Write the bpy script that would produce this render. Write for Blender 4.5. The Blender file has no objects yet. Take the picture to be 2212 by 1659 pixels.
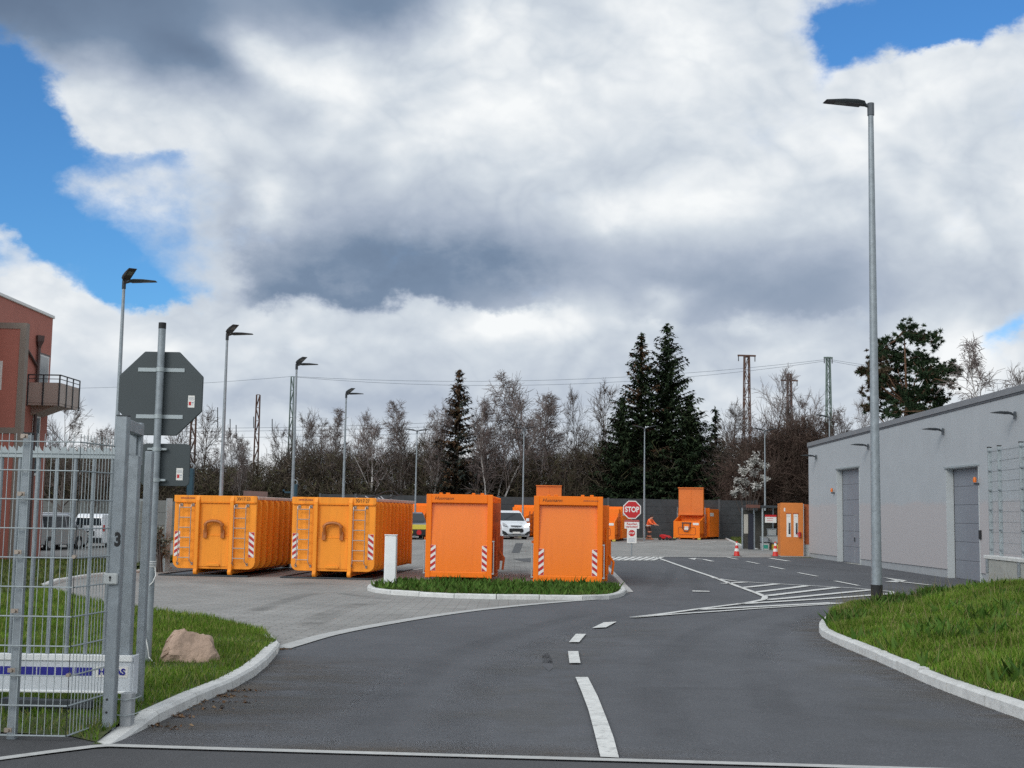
import bpy, bmesh, math, random
import numpy as np
from mathutils import Vector, Matrix
from mathutils.geometry import delaunay_2d_cdt
R = math.radians
random.seed(7); rng = np.random.default_rng(7)
scene = bpy.context.scene
col = scene.collection

# ------------------------------------------------------------------ camera
FPX, CX, CY = 2750.0, 1106.0, 829.5          # reference frame 2212 x 1659
EYE = Vector((0, 0, 1.6))
_th, _ro = math.atan(281.5 / FPX), 0.0166
FW = Vector((0, math.cos(_th), math.sin(_th)))
_r0, _u0 = Vector((1, 0, 0)), Vector((0, -math.sin(_th), math.cos(_th)))
CR = _r0 * math.cos(_ro) + _u0 * math.sin(_ro)
CU = -_r0 * math.sin(_ro) + _u0 * math.cos(_ro)
cam = bpy.data.cameras.new('camera'); cam_o = bpy.data.objects.new('camera', cam); col.objects.link(cam_o)
cam.sensor_width = 36; cam.lens = 36 * FPX / 2212; cam.clip_end = 3000; cam.clip_start = 0.1
M = Matrix.Identity(4)
for i in range(3):
    M[i][0] = CR[i]; M[i][1] = CU[i]; M[i][2] = -FW[i]; M[i][3] = EYE[i]
cam_o.matrix_world = M
scene.camera = cam_o

def ray(x, y):
    return FW + CR * ((x - CX) / FPX) - CU * ((y - CY) / FPX)
def atY(x, y, Y):                              # point on the sight line at depth Y
    d = ray(x, y); return EYE + d * (Y / d.y)

# ------------------------------------------------------------------ terrain
GY = [(9.5, 0), (14, -.05), (20, -.17), (26, -.29), (32, -.38), (38, -.42), (48, -.40), (62, -.33), (75, -.22), (88, -.1), (100, 0)]
LOT = -.75
def g0(y):
    if y <= GY[0][0]: return 0.0
    for (a, za), (b, zb) in zip(GY, GY[1:]):
        if y <= b: return za + (zb - za) * (y - a) / (b - a)
    return 0.0
def g(x, y):
    w = min(1, max(0, (-13 - x) / 3.0)) * min(1, max(0, (y - 42) / 14.0)) * (1 - min(1, max(0, (y - 96) / 8)))
    return g0(y) * (1 - w) + LOT * w
def at(x, y, dz=0.0):                           # point of the ground under a pixel of the reference frame
    d = ray(x, y); t, step = 1.0, .25
    f = lambda t: (EYE.z + d.z * t) - g(d.x * t, d.y * t) - dz
    while t < 600 and f(t) > 0: t += step
    a, b = t - step, t
    for _ in range(40):
        m = (a + b) / 2
        if f(m) > 0: a = m
        else: b = m
    return EYE + d * b
def gp(x, y, dz=0.0): return Vector((x, y, g(x, y) + dz))

# ------------------------------------------------------------------ objects
def tag(o, label=None, cat=None, group=None, kind=None):
    if label: o['label'] = label
    if cat: o['category'] = cat
    if group: o['group'] = group
    if kind: o['kind'] = kind
    return o
def thing(name, label, cat, loc=(0, 0, 0), rz=0.0, group=None):
    o = bpy.data.objects.new(name, None); col.objects.link(o)
    o.location = loc; o.rotation_euler = (0, 0, rz); o.empty_display_size = .2
    return tag(o, label, cat, group)
def children(o): return [c for c in bpy.data.objects if c.parent is o]
def copy_tree(o, parent=None):
    c = o.copy(); col.objects.link(c)
    if parent is not None: c.parent = parent
    for ch in children(o): copy_tree(ch, c)
    return c

class MB:
    def __init__(s): s.v, s.f, s.m = [], [], []
    def add(s, vs, fs, mi=0):
        n = len(s.v); s.v += [tuple(v) for v in vs]
        for f in fs: s.f.append([i + n for i in f]); s.m.append(mi)
        return s
    def box(s, c, size, mi=0, rot=None):
        hx, hy, hz = size[0] / 2, size[1] / 2, size[2] / 2
        vs = [Vector((x, y, z)) for x in (-hx, hx) for y in (-hy, hy) for z in (-hz, hz)]
        if rot is not None: vs = [rot @ v for v in vs]
        vs = [v + Vector(c) for v in vs]
        return s.add(vs, [(0, 1, 3, 2), (4, 6, 7, 5), (0, 4, 5, 1), (2, 3, 7, 6), (0, 2, 6, 4), (1, 5, 7, 3)], mi)
    def b2(s, lo, hi, mi=0):
        return s.box([(a + b) / 2 for a, b in zip(lo, hi)], [abs(b - a) for a, b in zip(lo, hi)], mi)
    def tube(s, pts, r, n=8, mi=0, caps=True, ph=0.0):
        pts = [Vector(p) for p in pts]; k = len(pts)
        rs = r if isinstance(r, (list, tuple)) else [r] * k
        base = len(s.v); prev = None
        for i, p in enumerate(pts):
            t = (pts[min(i + 1, k - 1)] - pts[max(i - 1, 0)])
            t = t.normalized() if t.length > 1e-9 else Vector((0, 0, 1))
            if prev is None:
                a = Vector((0, 1, 0)) if abs(t.y) < .9 else Vector((1, 0, 0))
                u = (a - t * a.dot(t)).normalized()
            else:
                u = prev - t * prev.dot(t); u = u.normalized() if u.length > 1e-6 else t.orthogonal().normalized()
            prev = u; w = t.cross(u)
            for j in range(n):
                an = 2 * math.pi * j / n + ph
                s.v.append(tuple(p + (u * math.cos(an) + w * math.sin(an)) * rs[i]))
        for i in range(k - 1):
            for j in range(n):
                a, b = base + i * n + j, base + i * n + (j + 1) % n
                s.f.append([a, b, b + n, a + n]); s.m.append(mi)
        if caps:
            s.f.append(list(range(base, base + n))); s.m.append(mi)
            s.f.append(list(range(base + (k - 1) * n, base + k * n))); s.m.append(mi)
        return s
    def bar(s, p0, p1, w, mi=0): return s.tube([p0, p1], w * .7071, 4, mi, True, math.pi / 4)
    def prism(s, poly, axis, a, b, mi=0):
        def P(p, q):
            return (q, p[0], p[1]) if axis == 'x' else (p[0], q, p[1]) if axis == 'y' else (p[0], p[1], q)
        n = len(poly)
        vs = [P(p, a) for p in poly] + [P(p, b) for p in poly]
        return s.add(vs, [list(range(n)), list(range(n, 2 * n))] + [[i, (i + 1) % n, n + (i + 1) % n, n + i] for i in range(n)], mi)
    def lathe(s, prof, c=(0, 0, 0), n=16, mi=0):      # (r, z) profile about the vertical
        base = len(s.v); k = len(prof)
        for r_, z in prof:
            for j in range(n):
                a = 2 * math.pi * j / n
                s.v.append((c[0] + r_ * math.cos(a), c[1] + r_ * math.sin(a), c[2] + z))
        for i in range(k - 1):
            for j in range(n):
                a, b = base + i * n + j, base + i * n + (j + 1) % n
                s.f.append([a, b, b + n, a + n]); s.m.append(mi)
        s.f.append(list(range(base, base + n))); s.m.append(mi)
        s.f.append(list(range(base + (k - 1) * n, base + k * n))); s.m.append(mi)
        return s
    def build(s, name, mats, parent=None, bevel=0.0, smooth=False, fix=True, loc=None, seg=1):
        if not isinstance(mats, (list, tuple)): mats = [mats]
        me = bpy.data.meshes.new(name); me.from_pydata(s.v, [], s.f)
        for m in mats: me.materials.append(m)
        me.polygons.foreach_set('material_index', s.m)
        if fix:
            bm = bmesh.new(); bm.from_mesh(me)
            bmesh.ops.recalc_face_normals(bm, faces=bm.faces[:]); bm.to_mesh(me); bm.free()
        if smooth:
            me.polygons.foreach_set('use_smooth', [True] * len(me.polygons))
            if hasattr(me, 'set_sharp_from_angle'): me.set_sharp_from_angle(angle=R(40))
        me.update()
        o = bpy.data.objects.new(name, me); col.objects.link(o)
        if parent is not None: o.parent = parent
        if loc is not None: o.location = loc
        if bevel:
            b = o.modifiers.new('bevel', 'BEVEL'); b.width = bevel; b.segments = seg; b.limit_method = 'ANGLE'; b.angle_limit = R(35)
        return o

def tri_mesh(name, V, mats, parent=None, per=3, mi=None):     # V: (n*per, 3) array, one face per 'per' vertices
    n = len(V) // per
    me = bpy.data.meshes.new(name)
    me.vertices.add(n * per); me.vertices.foreach_set('co', np.asarray(V, np.float32).ravel())
    me.loops.add(n * per); me.loops.foreach_set('vertex_index', np.arange(n * per, dtype=np.int32))
    me.polygons.add(n); me.polygons.foreach_set('loop_start', np.arange(0, n * per, per, dtype=np.int32))
    try: me.polygons.foreach_set('loop_total', np.full(n, per, np.int32))
    except Exception: pass
    for m in (mats if isinstance(mats, (list, tuple)) else [mats]): me.materials.append(m)
    if mi is not None: me.polygons.foreach_set('material_index', np.asarray(mi, np.int32))
    me.update(calc_edges=True); me.validate()
    o = bpy.data.objects.new(name, me); col.objects.link(o)
    if parent is not None: o.parent = parent
    return o

def text(s, size, m, name, parent, loc, rz=0.0, shear=0.0, sx=1.0, align='LEFT', thick=0.0015, bold=0.0, rx=90):
    cu = bpy.data.curves.new('t', 'FONT'); cu.body = s; cu.size = size; cu.shear = shear; cu.align_x = align; cu.align_y = 'CENTER'
    cu.extrude = thick; cu.offset = bold; cu.space_line = .9
    o = bpy.data.objects.new('t', cu); col.objects.link(o)
    dg = bpy.context.evaluated_depsgraph_get()
    me = bpy.data.meshes.new_from_object(o.evaluated_get(dg)); bpy.data.objects.remove(o)
    me.materials.clear(); me.materials.append(m); me.name = name
    o = bpy.data.objects.new(name, me); col.objects.link(o); o.parent = parent
    o.location = loc; o.rotation_euler = (R(rx), 0, rz); o.scale = (sx, 1, 1)
    return o

YB = [p[0] for p in GY] + [42, 56, 96, 104, 45, 50, 53]; XB = [-13, -14, -15, -16]
def sheet(name, poly, dz, m, kind='structure', label=None, cat=None, zf=None):
    return sheets(name, [poly], dz, m, kind, label, cat, zf)
def sheets(name, polys, dz, m, kind='structure', label=None, cat=None, zf=None):
    bm = bmesh.new()
    for poly in polys:
        n_ = len(poly); cv, _, cf, _, _, _ = delaunay_2d_cdt([Vector(p[:2]) for p in poly], [], [list(range(n_))], 1, 1e-5)
        vs = [bm.verts.new((p[0], p[1], 0)) for p in cv]
        for f in cf: bm.faces.new([vs[i] for i in f])
    for ax, cuts in ((1, YB), (0, XB)):
        for c in cuts:
            co = (0, c, 0) if ax else (c, 0, 0); no = (0, 1, 0) if ax else (1, 0, 0)
            bmesh.ops.bisect_plane(bm, geom=bm.verts[:] + bm.edges[:] + bm.faces[:], plane_co=co, plane_no=no)
    for v in bm.verts: v.co.z = (zf or g)(v.co.x, v.co.y) + dz
    bmesh.ops.recalc_face_normals(bm, faces=bm.faces[:])
    for f in bm.faces:
        if f.normal.z < 0: f.normal_flip()
    me = bpy.data.meshes.new(name); bm.to_mesh(me); bm.free(); me.materials.append(m)
    o = bpy.data.objects.new(name, me); col.objects.link(o)
    return tag(o, label, cat, None, kind)
def px(pts, dz=0.0): return [tuple(at(x, y, dz)[:2]) for x, y in pts]
def ribbon(pts, w):                              # flat band of width w along ground points -> quads
    out = []; P = [Vector(p[:2]) for p in pts]
    N = []
    for i in range(len(P)):
        t = (P[min(i + 1, len(P) - 1)] - P[max(i - 1, 0)]).normalized(); N.append(Vector((-t.y, t.x)) * w / 2)
    for i in range(len(P) - 1):
        out.append([tuple(P[i] + N[i]), tuple(P[i + 1] + N[i + 1]), tuple(P[i + 1] - N[i + 1]), tuple(P[i] - N[i])])
    return out
def resample(pts, step):
    P = [Vector(p[:2]) for p in pts]; out = [P[0]]; acc = 0
    for a, b in zip(P, P[1:]):
        L = (b - a).length; d = step - acc
        while d < L: out.append(a + (b - a) * (d / L)); d += step
        acc = L - (d - step)
    if (out[-1] - P[-1]).length > .15: out.append(P[-1])
    else: out[-1] = P[-1]
    return out
def spline(pts, n=6):
    P = [Vector(p[:2]) for p in pts]; out = []
    for i in range(len(P) - 1):
        a, b = P[i], P[i + 1]; p0 = P[i - 1] if i else a * 2 - b; p3 = P[i + 2] if i + 2 < len(P) else b * 2 - a
        for k in range(n):
            t = k / n
            out.append(.5 * ((2 * a) + (b - p0) * t + (2 * p0 - 5 * a + 4 * b - p3) * t * t + (3 * a - p0 - 3 * b + p3) * t ** 3))
    out.append(P[-1]); return out
def inpoly(x, y, poly):
    c = False; n = len(poly)
    for i in range(n):
        x1, y1 = poly[i][:2]; x2, y2 = poly[i - 1][:2]
        if (y1 > y) != (y2 > y) and x < (x2 - x1) * (y - y1) / (y2 - y1) + x1: c = not c
    return c

# ------------------------------------------------------------------ materials
def nt(m): m.use_nodes = True; return m.node_tree, m.node_tree.nodes, m.node_tree.links
def mat(name, c, rough=.6, metal=0.0, var=.12, scale=4.0, dirt=None, dirt_amt=0.0, bump=0.0, bscale=60.0, streak=False, coat=0.0, spec=.5, emit=None):
    m = bpy.data.materials.new(name); t, N, L = nt(m); b = N['Principled BSDF']
    b.inputs['Roughness'].default_value = rough; b.inputs['Metallic'].default_value = metal
    b.inputs['Specular IOR Level'].default_value = spec
    if coat: b.inputs['Coat Weight'].default_value = coat; b.inputs['Coat Roughness'].default_value = .15
    tc = N.new('ShaderNodeTexCoord'); n1 = N.new('ShaderNodeTexNoise'); n1.inputs['Scale'].default_value = scale
    n1.inputs['Detail'].default_value = 6; n1.inputs['Roughness'].default_value = .62
    mp = N.new('ShaderNodeMapping'); L.new(tc.outputs['Object'], mp.inputs['Vector']); L.new(mp.outputs[0], n1.inputs['Vector'])
    if streak: mp.inputs['Scale'].default_value = (2.2, 2.2, .22)
    rp = N.new('ShaderNodeMapRange'); rp.inputs['From Min'].default_value = .3; rp.inputs['From Max'].default_value = .7
    rp.inputs['To Min'].default_value = 1 - var; rp.inputs['To Max'].default_value = 1 + var
    L.new(n1.outputs['Fac'], rp.inputs['Value'])
    mx = N.new('ShaderNodeMix'); mx.data_type = 'RGBA'; mx.blend_type = 'MULTIPLY'; mx.inputs[0].default_value = 1
    mx.inputs[6].default_value = (*c, 1); L.new(rp.outputs[0], mx.inputs[7]); out = mx.outputs[2]
    if dirt:
        n2 = N.new('ShaderNodeTexNoise'); n2.inputs['Scale'].default_value = scale * 2.3; n2.inputs['Detail'].default_value = 8; n2.inputs['Roughness'].default_value = .7
        L.new(mp.outputs[0], n2.inputs['Vector'])
        r2 = N.new('ShaderNodeMapRange'); r2.inputs['From Min'].default_value = .52; r2.inputs['From Max'].default_value = .72; r2.inputs['To Max'].default_value = dirt_amt
        L.new(n2.outputs['Fac'], r2.inputs['Value'])
        m2 = N.new('ShaderNodeMix'); m2.data_type = 'RGBA'; L.new(r2.outputs[0], m2.inputs[0]); L.new(out, m2.inputs[6]); m2.inputs[7].default_value = (*dirt, 1); out = m2.outputs[2]
    L.new(out, b.inputs['Base Color'])
    if bump:
        n3 = N.new('ShaderNodeTexNoise'); n3.inputs['Scale'].default_value = bscale; n3.inputs['Detail'].default_value = 4
        L.new(tc.outputs['Object'], n3.inputs['Vector'])
        bp = N.new('ShaderNodeBump'); bp.inputs['Strength'].default_value = bump; bp.inputs['Distance'].default_value = .02
        L.new(n3.outputs['Fac'], bp.inputs['Height']); L.new(bp.outputs[0], b.inputs['Normal'])
    if emit:
        b.inputs['Emission Color'].default_value = (*emit[:3], 1); b.inputs['Emission Strength'].default_value = emit[3]
    return m
def leafmat(name, cols, rough=.7, trans=.0):                 # colour picked per leaf / blade / twig
    m = bpy.data.materials.new(name); t, N, L = nt(m); b = N['Principled BSDF']; b.inputs['Roughness'].default_value = rough
    b.inputs['Specular IOR Level'].default_value = .08
    ge = N.new('ShaderNodeNewGeometry'); cr = N.new('ShaderNodeValToRGB'); L.new(ge.outputs['Random Per Island'], cr.inputs[0])
    e = cr.color_ramp.elements; e[0].color = (*cols[0], 1); e[-1].color = (*cols[-1], 1)
    for i, c in enumerate(cols[1:-1]): k = e.new((i + 1) / (len(cols) - 1)); k.color = (*c, 1)
    tc = N.new('ShaderNodeTexCoord'); n = N.new('ShaderNodeTexNoise'); n.inputs['Scale'].default_value = 1.1; n.inputs['Detail'].default_value = 3; L.new(tc.outputs['Object'], n.inputs['Vector'])
    rp = N.new('ShaderNodeMapRange'); rp.inputs['From Min'].default_value = .3; rp.inputs['From Max'].default_value = .7; rp.inputs['To Min'].default_value = .65; rp.inputs['To Max'].default_value = 1.3
    L.new(n.outputs['Fac'], rp.inputs['Value'])
    mx = N.new('ShaderNodeMix'); mx.data_type = 'RGBA'; mx.blend_type = 'MULTIPLY'; mx.inputs[0].default_value = 1
    L.new(cr.outputs[0], mx.inputs[6]); L.new(rp.outputs[0], mx.inputs[7]); L.new(mx.outputs[2], b.inputs['Base Color'])
    return m
ORANGE = mat('container orange', (.90, .30, .026), .5, 0, .12, 1.3, (.36, .14, .03), .5, .05, 30, True, .0, .25)
ORANGE_D = mat('compactor orange', (.88, .188, .006), .45, 0, .06, 1.1, (.50, .11, .012), .30, .02, 30, True, .0, .3)
PANEL = mat('compactor door paint', (.90, .198, .007), .34, 0, .05, .8, (.60, .12, .01), .25, .015, 20, True, .0, .55)
RUSTOR = mat('worn dark orange', (.42, .10, .02), .6, 0, .2, 5, (.14, .04, .02), .6)
RIM = mat('worn rim steel', (.52, .40, .34), .5, .1, .25, 5, (.5, .16, .03), .5)
GALV = mat('galvanised steel', (.27, .30, .32), .5, .35, .16, 9, (.17, .19, .205), .6, .03, 40)
GALV_L = mat('bright galvanised wire', (.36, .40, .41), .5, .35, .1, 6)
STEEL = mat('ladder steel', (.36, .30, .25), .4, .6, .12, 6)
DKMETAL = mat('anthracite metal', (.045, .052, .058), .45, .2, .1, 4)
SIGNBACK = mat('sign back grey green', (.042, .054, .058), .5, .0, .06, 3)
BLACK = mat('black rubber', (.014, .014, .015), .7, 0, .2, 5)
INK = mat('dark lettering', (.03, .012, .008), .6, 0, .1, 5)
WHITE = mat('white paint', (.78, .79, .78), .45, 0, .05, 3)
VANW = mat('white car paint', (.74, .77, .80), .25, 0, .03, 2, coat=.6)
SILVER = mat('silver car paint', (.42, .44, .46), .3, .5, .05, 2, coat=.5)
DKPAINT = mat('dark blue car paint', (.02, .025, .04), .25, .1, .1, 2, coat=.6)
YELLOWP = mat('yellow paint', (.62, .50, .06), .4, 0, .08, 3)
GLASS = mat('dark glass', (.018, .024, .03), .06, 0, .1, 2, spec=.8)
PANE = mat('window glass', (.10, .13, .15), .08, 0, .1, 2, spec=.8)
RED = mat('signal red', (.50, .012, .016), .45, 0, .06, 4)
REFRED = mat('reflective red', (.46, .014, .014), .5, 0, .06, 4)
REFWHITE = mat('reflective white', (.74, .72, .68), .5, 0, .06, 4)
CONER = mat('cone red', (.62, .03, .02), .45, 0, .06, 4)
BLUE = mat('gate blue', (.012, .012, .24), .5, 0, .05, 3)
GATEW = mat('gate white grey', (.60, .63, .66), .45, .0, .06, 3, (.35, .37, .38), .3)
KERB = mat('kerb concrete', (.60, .60, .58), .85, 0, .14, 5, (.22, .20, .18), .45, .25, 70)
CONC = mat('concrete', (.36, .36, .33), .85, 0, .12, 2.5, (.2, .19, .17), .4, .2, 50)
STRIP = mat('gutter stone', (.45, .45, .435), .85, 0, .14, 4, (.18, .18, .17), .4, .2, 60)
MARK = mat('road paint', (.66, .66, .63), .7, 0, .14, 6, (.15, .15, .15), .8, .1, 80)
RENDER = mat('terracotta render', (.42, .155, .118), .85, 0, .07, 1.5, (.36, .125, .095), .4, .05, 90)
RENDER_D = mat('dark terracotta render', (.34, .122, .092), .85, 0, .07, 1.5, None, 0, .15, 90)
TAUPE = mat('taupe band', (.24, .205, .175), .8, 0, .06, 3)
TAUPE_L = mat('taupe panel', (.40, .33, .29), .6, 0, .06, 3)
BROWNM = mat('brown downpipe', (.09, .055, .05), .45, .2, .1, 4)
PVC = mat('white window frame', (.68, .68, .66), .4, 0, .04, 3)
TRIM = mat('roof edge trim', (.20, .205, .215), .55, .1, .08, 1.5)
TRIM_D = mat('roof edge lower trim', (.075, .08, .09), .6, .0, .08, 2)
DOORG = mat('door grey blue', (.22, .235, .265), .5, .1, .05, 1.2)
REVEAL = mat('door reveal', (.47, .50, .50), .8, 0, .05, 2)
PLINTH = mat('plinth grey', (.33, .345, .355), .85, 0, .08, 2)
DARKWALL = mat('dark concrete slab', (.038, .042, .046), .8, 0, .25, 1.6, (.07, .07, .07), .5, .3, 25)
GREYWALL = mat('grey slab wall', (.15, .155, .15), .85, 0, .15, 1.5, (.08, .085, .08), .5, .3, 25)
LAMPG = mat('lamp grey', (.085, .095, .105), .4, .3, .06, 4)
LAMPU = mat('lamp underside', (.02, .02, .024), .35, 0, .1, 4)
LENS = mat('lamp lens', (.16, .17, .16), .2, 0, .1, 4)
AMBER = mat('amber beacon', (.70, .16, .01), .3, 0, .05, 4)
ROCK = mat('sandstone', (.40, .285, .215), .9, 0, .32, 5, (.22, .15, .11), .75, 1.0, 16)
POSTL = mat('pale galvanised post', (.40, .44, .46), .5, .2, .1, 6)
BARK = mat('brown bark', (.075, .058, .05), .9, 0, .3, 6)
BIRCH = mat('birch bark', (.40, .38, .36), .85, 0, .3, 2.0, (.06, .055, .05), .85)
PINEB = mat('pine bark', (.16, .085, .05), .9, 0, .3, 4)
RUSTM = mat('rusty mast', (.115, .062, .045), .8, .1, .3, 2.5, (.2, .13, .1), .4)
GREENM = mat('green mast', (.14, .185, .165), .7, .1, .2, 2)
TEAL = mat('teal post', (.012, .05, .075), .5, .1, .1, 4)
WIREM = mat('overhead wire', (.20, .23, .26), .6, .3, .1, 4)
SKIN = mat('skin', (.45, .24, .17), .6, 0, .05, 20)
HIVIS = mat('high visibility orange', (.95, .15, .035), .75, 0, .08, 12)
TROUS = mat('dark trousers', (.07, .035, .03), .85, 0, .1, 12)
HAIR = mat('dark hair', (.02, .012, .01), .7, 0, .1, 20)
MOSS = mat('bin grey', (.28, .30, .32), .5, 0, .08, 4)
TURQ = mat('turquoise plastic', (.03, .30, .22), .45, 0, .06, 4)
GREYP = mat('light grey plastic', (.46, .48, .47), .5, 0, .06, 4)
WOOD = mat('timber', (.30, .22, .13), .8, 0, .2, 9)
BROWNB = mat('brown board', (.13, .085, .075), .7, 0, .15, 4)
GLINTW = mat('headlight glint', (.8, .8, .78), .2, 0, .02, 4, emit=(1, .97, .9, 1.6))  # emission stands in for a bright glint on one van headlight
HEADL = mat('headlight glass', (.55, .57, .6), .12, 0, .1, 8, spec=.8)
TAILR = mat('tail light', (.35, .012, .012), .2, 0, .1, 4)
SOIL = mat('lawn soil', (.062, .082, .024), .95, 0, .4, 2.2, (.10, .085, .045), .5, .6, 30)
GRASS = leafmat('grass blades', [(.052, .112, .010), (.080, .158, .014), (.108, .196, .020), (.145, .20, .032), (.27, .24, .095)])
GRASSD = leafmat('dull grass blades', [(.048, .080, .014), (.066, .098, .018), (.09, .112, .028), (.18, .16, .065)])
WEED = leafmat('broad weed leaves', [(.04, .095, .014), (.06, .12, .02), (.085, .14, .03)])
TWIG = leafmat('bare twigs', [(.115, .092, .084), (.16, .13, .12), (.215, .18, .17)], .85)
TWIGD = leafmat('dark bare twigs', [(.062, .049, .042), (.095, .075, .066), (.135, .11, .098)], .85)
BRUSH = leafmat('thicket twigs', [(.048, .038, .028), (.078, .060, .045), (.105, .082, .064), (.075, .075, .035), (.06, .05, .042)], .9)
SPRUCE = leafmat('spruce needles', [(.012, .022, .012), (.022, .036, .018), (.034, .054, .025), (.05, .064, .03)], .8)
BLUESP = leafmat('blue spruce needles', [(.024, .034, .032), (.04, .05, .042), (.055, .05, .034), (.09, .055, .034)], .8)
BROWNSP = leafmat('browned spruce tips', [(.09, .052, .03), (.12, .07, .04), (.05, .05, .03)], .8)
PINEN = leafmat('pine needles', [(.018, .036, .020), (.030, .052, .026), (.048, .070, .032)], .8)
PINEDRY = leafmat('dry pine needles', [(.07, .05, .03), (.10, .075, .05)], .8)
BLOSSOM = leafmat('white blossom', [(.30, .29, .27), (.42, .41, .38), (.52, .50, .47)], .8)
LITTER = leafmat('dead leaves', [(.10, .055, .03), (.16, .09, .05), (.26, .18, .11)], .9)

def asphalt(name, c, crack=True):
    m = bpy.data.materials.new(name); t, N, L = nt(m); b = N['Principled BSDF']; b.inputs['Roughness'].default_value = .82; b.inputs['Specular IOR Level'].default_value = .3
    tc = N.new('ShaderNodeTexCoord')
    def noise(s, d, ro=.6, sc=None):
        n = N.new('ShaderNodeTexNoise'); n.inputs['Scale'].default_value = s; n.inputs['Detail'].default_value = d; n.inputs['Roughness'].default_value = ro
        if sc:
            mp = N.new('ShaderNodeMapping'); mp.inputs['Scale'].default_value = sc; L.new(tc.outputs['Object'], mp.inputs[0]); L.new(mp.outputs[0], n.inputs['Vector'])
        else: L.new(tc.outputs['Object'], n.inputs['Vector'])
        return n
    def rng_(n, a, b_, lo, hi):
        r = N.new('ShaderNodeMapRange'); r.inputs['From Min'].default_value = a; r.inputs['From Max'].default_value = b_; r.inputs['To Min'].default_value = lo; r.inputs['To Max'].default_value = hi
        L.new(n.outputs[0], r.inputs['Value']); return r
    def mul(a, bb):
        k = N.new('ShaderNodeMath'); k.operation = 'MULTIPLY'; L.new(a.outputs[0], k.inputs[0]); L.new(bb.outputs[0], k.inputs[1]); return k
    big = rng_(noise(.35, 6, .65, (1, .45, 1)), .3, .7, .80, 1.20)
    mid = rng_(noise(2.2, 6, .65), .3, .7, .93, 1.07)
    fine = rng_(noise(90, 3, .6), .25, .75, .66, 1.34)
    spk = rng_(noise(38, 3, .6), .60, .72, 1.0, 1.4)
    st = rng_(noise(.9, 4, .7, (.25, 1.4, 1)), .60, .75, 1.0, .84)
    f = mul(mul(mul(mul(big, mid), fine), spk), st)
    mx = N.new('ShaderNodeMix'); mx.data_type = 'RGBA'; mx.blend_type = 'MULTIPLY'; mx.inputs[0].default_value = 1; mx.inputs[6].default_value = (*c, 1); L.new(f.outputs[0], mx.inputs[7])
    L.new(mx.outputs[2], b.inputs['Base Color'])
    bp = N.new('ShaderNodeBump'); bp.inputs['Strength'].default_value = .5; bp.inputs['Distance'].default_value = .006
    n3 = noise(110, 3); L.new(n3.outputs['Fac'], bp.inputs['Height']); L.new(bp.outputs[0], b.inputs['Normal'])
    return m
ASPH = asphalt('asphalt', (.094, .097, .105)); ASPH2 = asphalt('street asphalt', (.074, .074, .077)); ASPHP = asphalt('asphalt patch', (.10, .102, .11))
def pavers(name, c):
    m = asphalt(name, c); t, N, L = nt(m); b = N['Principled BSDF']
    tc = N.new('ShaderNodeTexCoord'); br = N.new('ShaderNodeTexBrick'); L.new(tc.outputs['Object'], br.inputs['Vector'])
    br.inputs['Scale'].default_value = 1.0; br.inputs['Brick Width'].default_value = .42; br.inputs['Row Height'].default_value = .21; br.inputs['Mortar Size'].default_value = .012
    br.inputs['Color1'].default_value = (.92, .92, .92, 1); br.inputs['Color2'].default_value = (1.1, 1.1, 1.1, 1); br.inputs['Mortar'].default_value = (.62, .62, .60, 1)
    old = b.inputs['Base Color'].links[0].from_socket
    mx = N.new('ShaderNodeMix'); mx.data_type = 'RGBA'; mx.blend_type = 'MULTIPLY'; mx.inputs[0].default_value = 1
    L.new(old, mx.inputs[6]); L.new(br.outputs['Color'], mx.inputs[7]); L.new(mx.outputs[2], b.inputs['Base Color'])
    return m
PAVE = pavers('concrete pavers', (.28, .273, .258))
PAVE2 = pavers('lot pavers', (.22, .215, .205))
def wallmat():
    m = mat('hall render', (.375, .395, .41), .85, 0, .045, .9, (.32, .335, .345), .35, 0, 120)
    t, N, L = nt(m); b = N['Principled BSDF']; old = b.inputs['Base Color'].links[0].from_socket
    tc = N.new('ShaderNodeTexCoord'); sp = N.new('ShaderNodeSeparateXYZ'); L.new(tc.outputs['Object'], sp.inputs[0])
    n = N.new('ShaderNodeTexNoise'); n.inputs['Scale'].default_value = .6; n.inputs['Detail'].default_value = 4; L.new(tc.outputs['Object'], n.inputs['Vector'])
    k = N.new('ShaderNodeMath'); k.operation = 'MULTIPLY_ADD'; L.new(n.outputs['Fac'], k.inputs[0]); k.inputs[1].default_value = .5; L.new(sp.outputs['Z'], k.inputs[2])
    r = N.new('ShaderNodeMapRange'); r.inputs['From Min'].default_value = 2.62; r.inputs['From Max'].default_value = 2.45; r.inputs['To Min'].default_value = 0; r.inputs['To Max'].default_value = .75; L.new(k.outputs[0], r.inputs['Value'])
    mx = N.new('ShaderNodeMix'); mx.data_type = 'RGBA'; L.new(r.outputs[0], mx.inputs[0]); L.new(old, mx.inputs[6]); mx.inputs[7].default_value = (.42, .385, .38, 1)
    L.new(mx.outputs[2], b.inputs['Base Color']); return m
HALL = wallmat()
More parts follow.
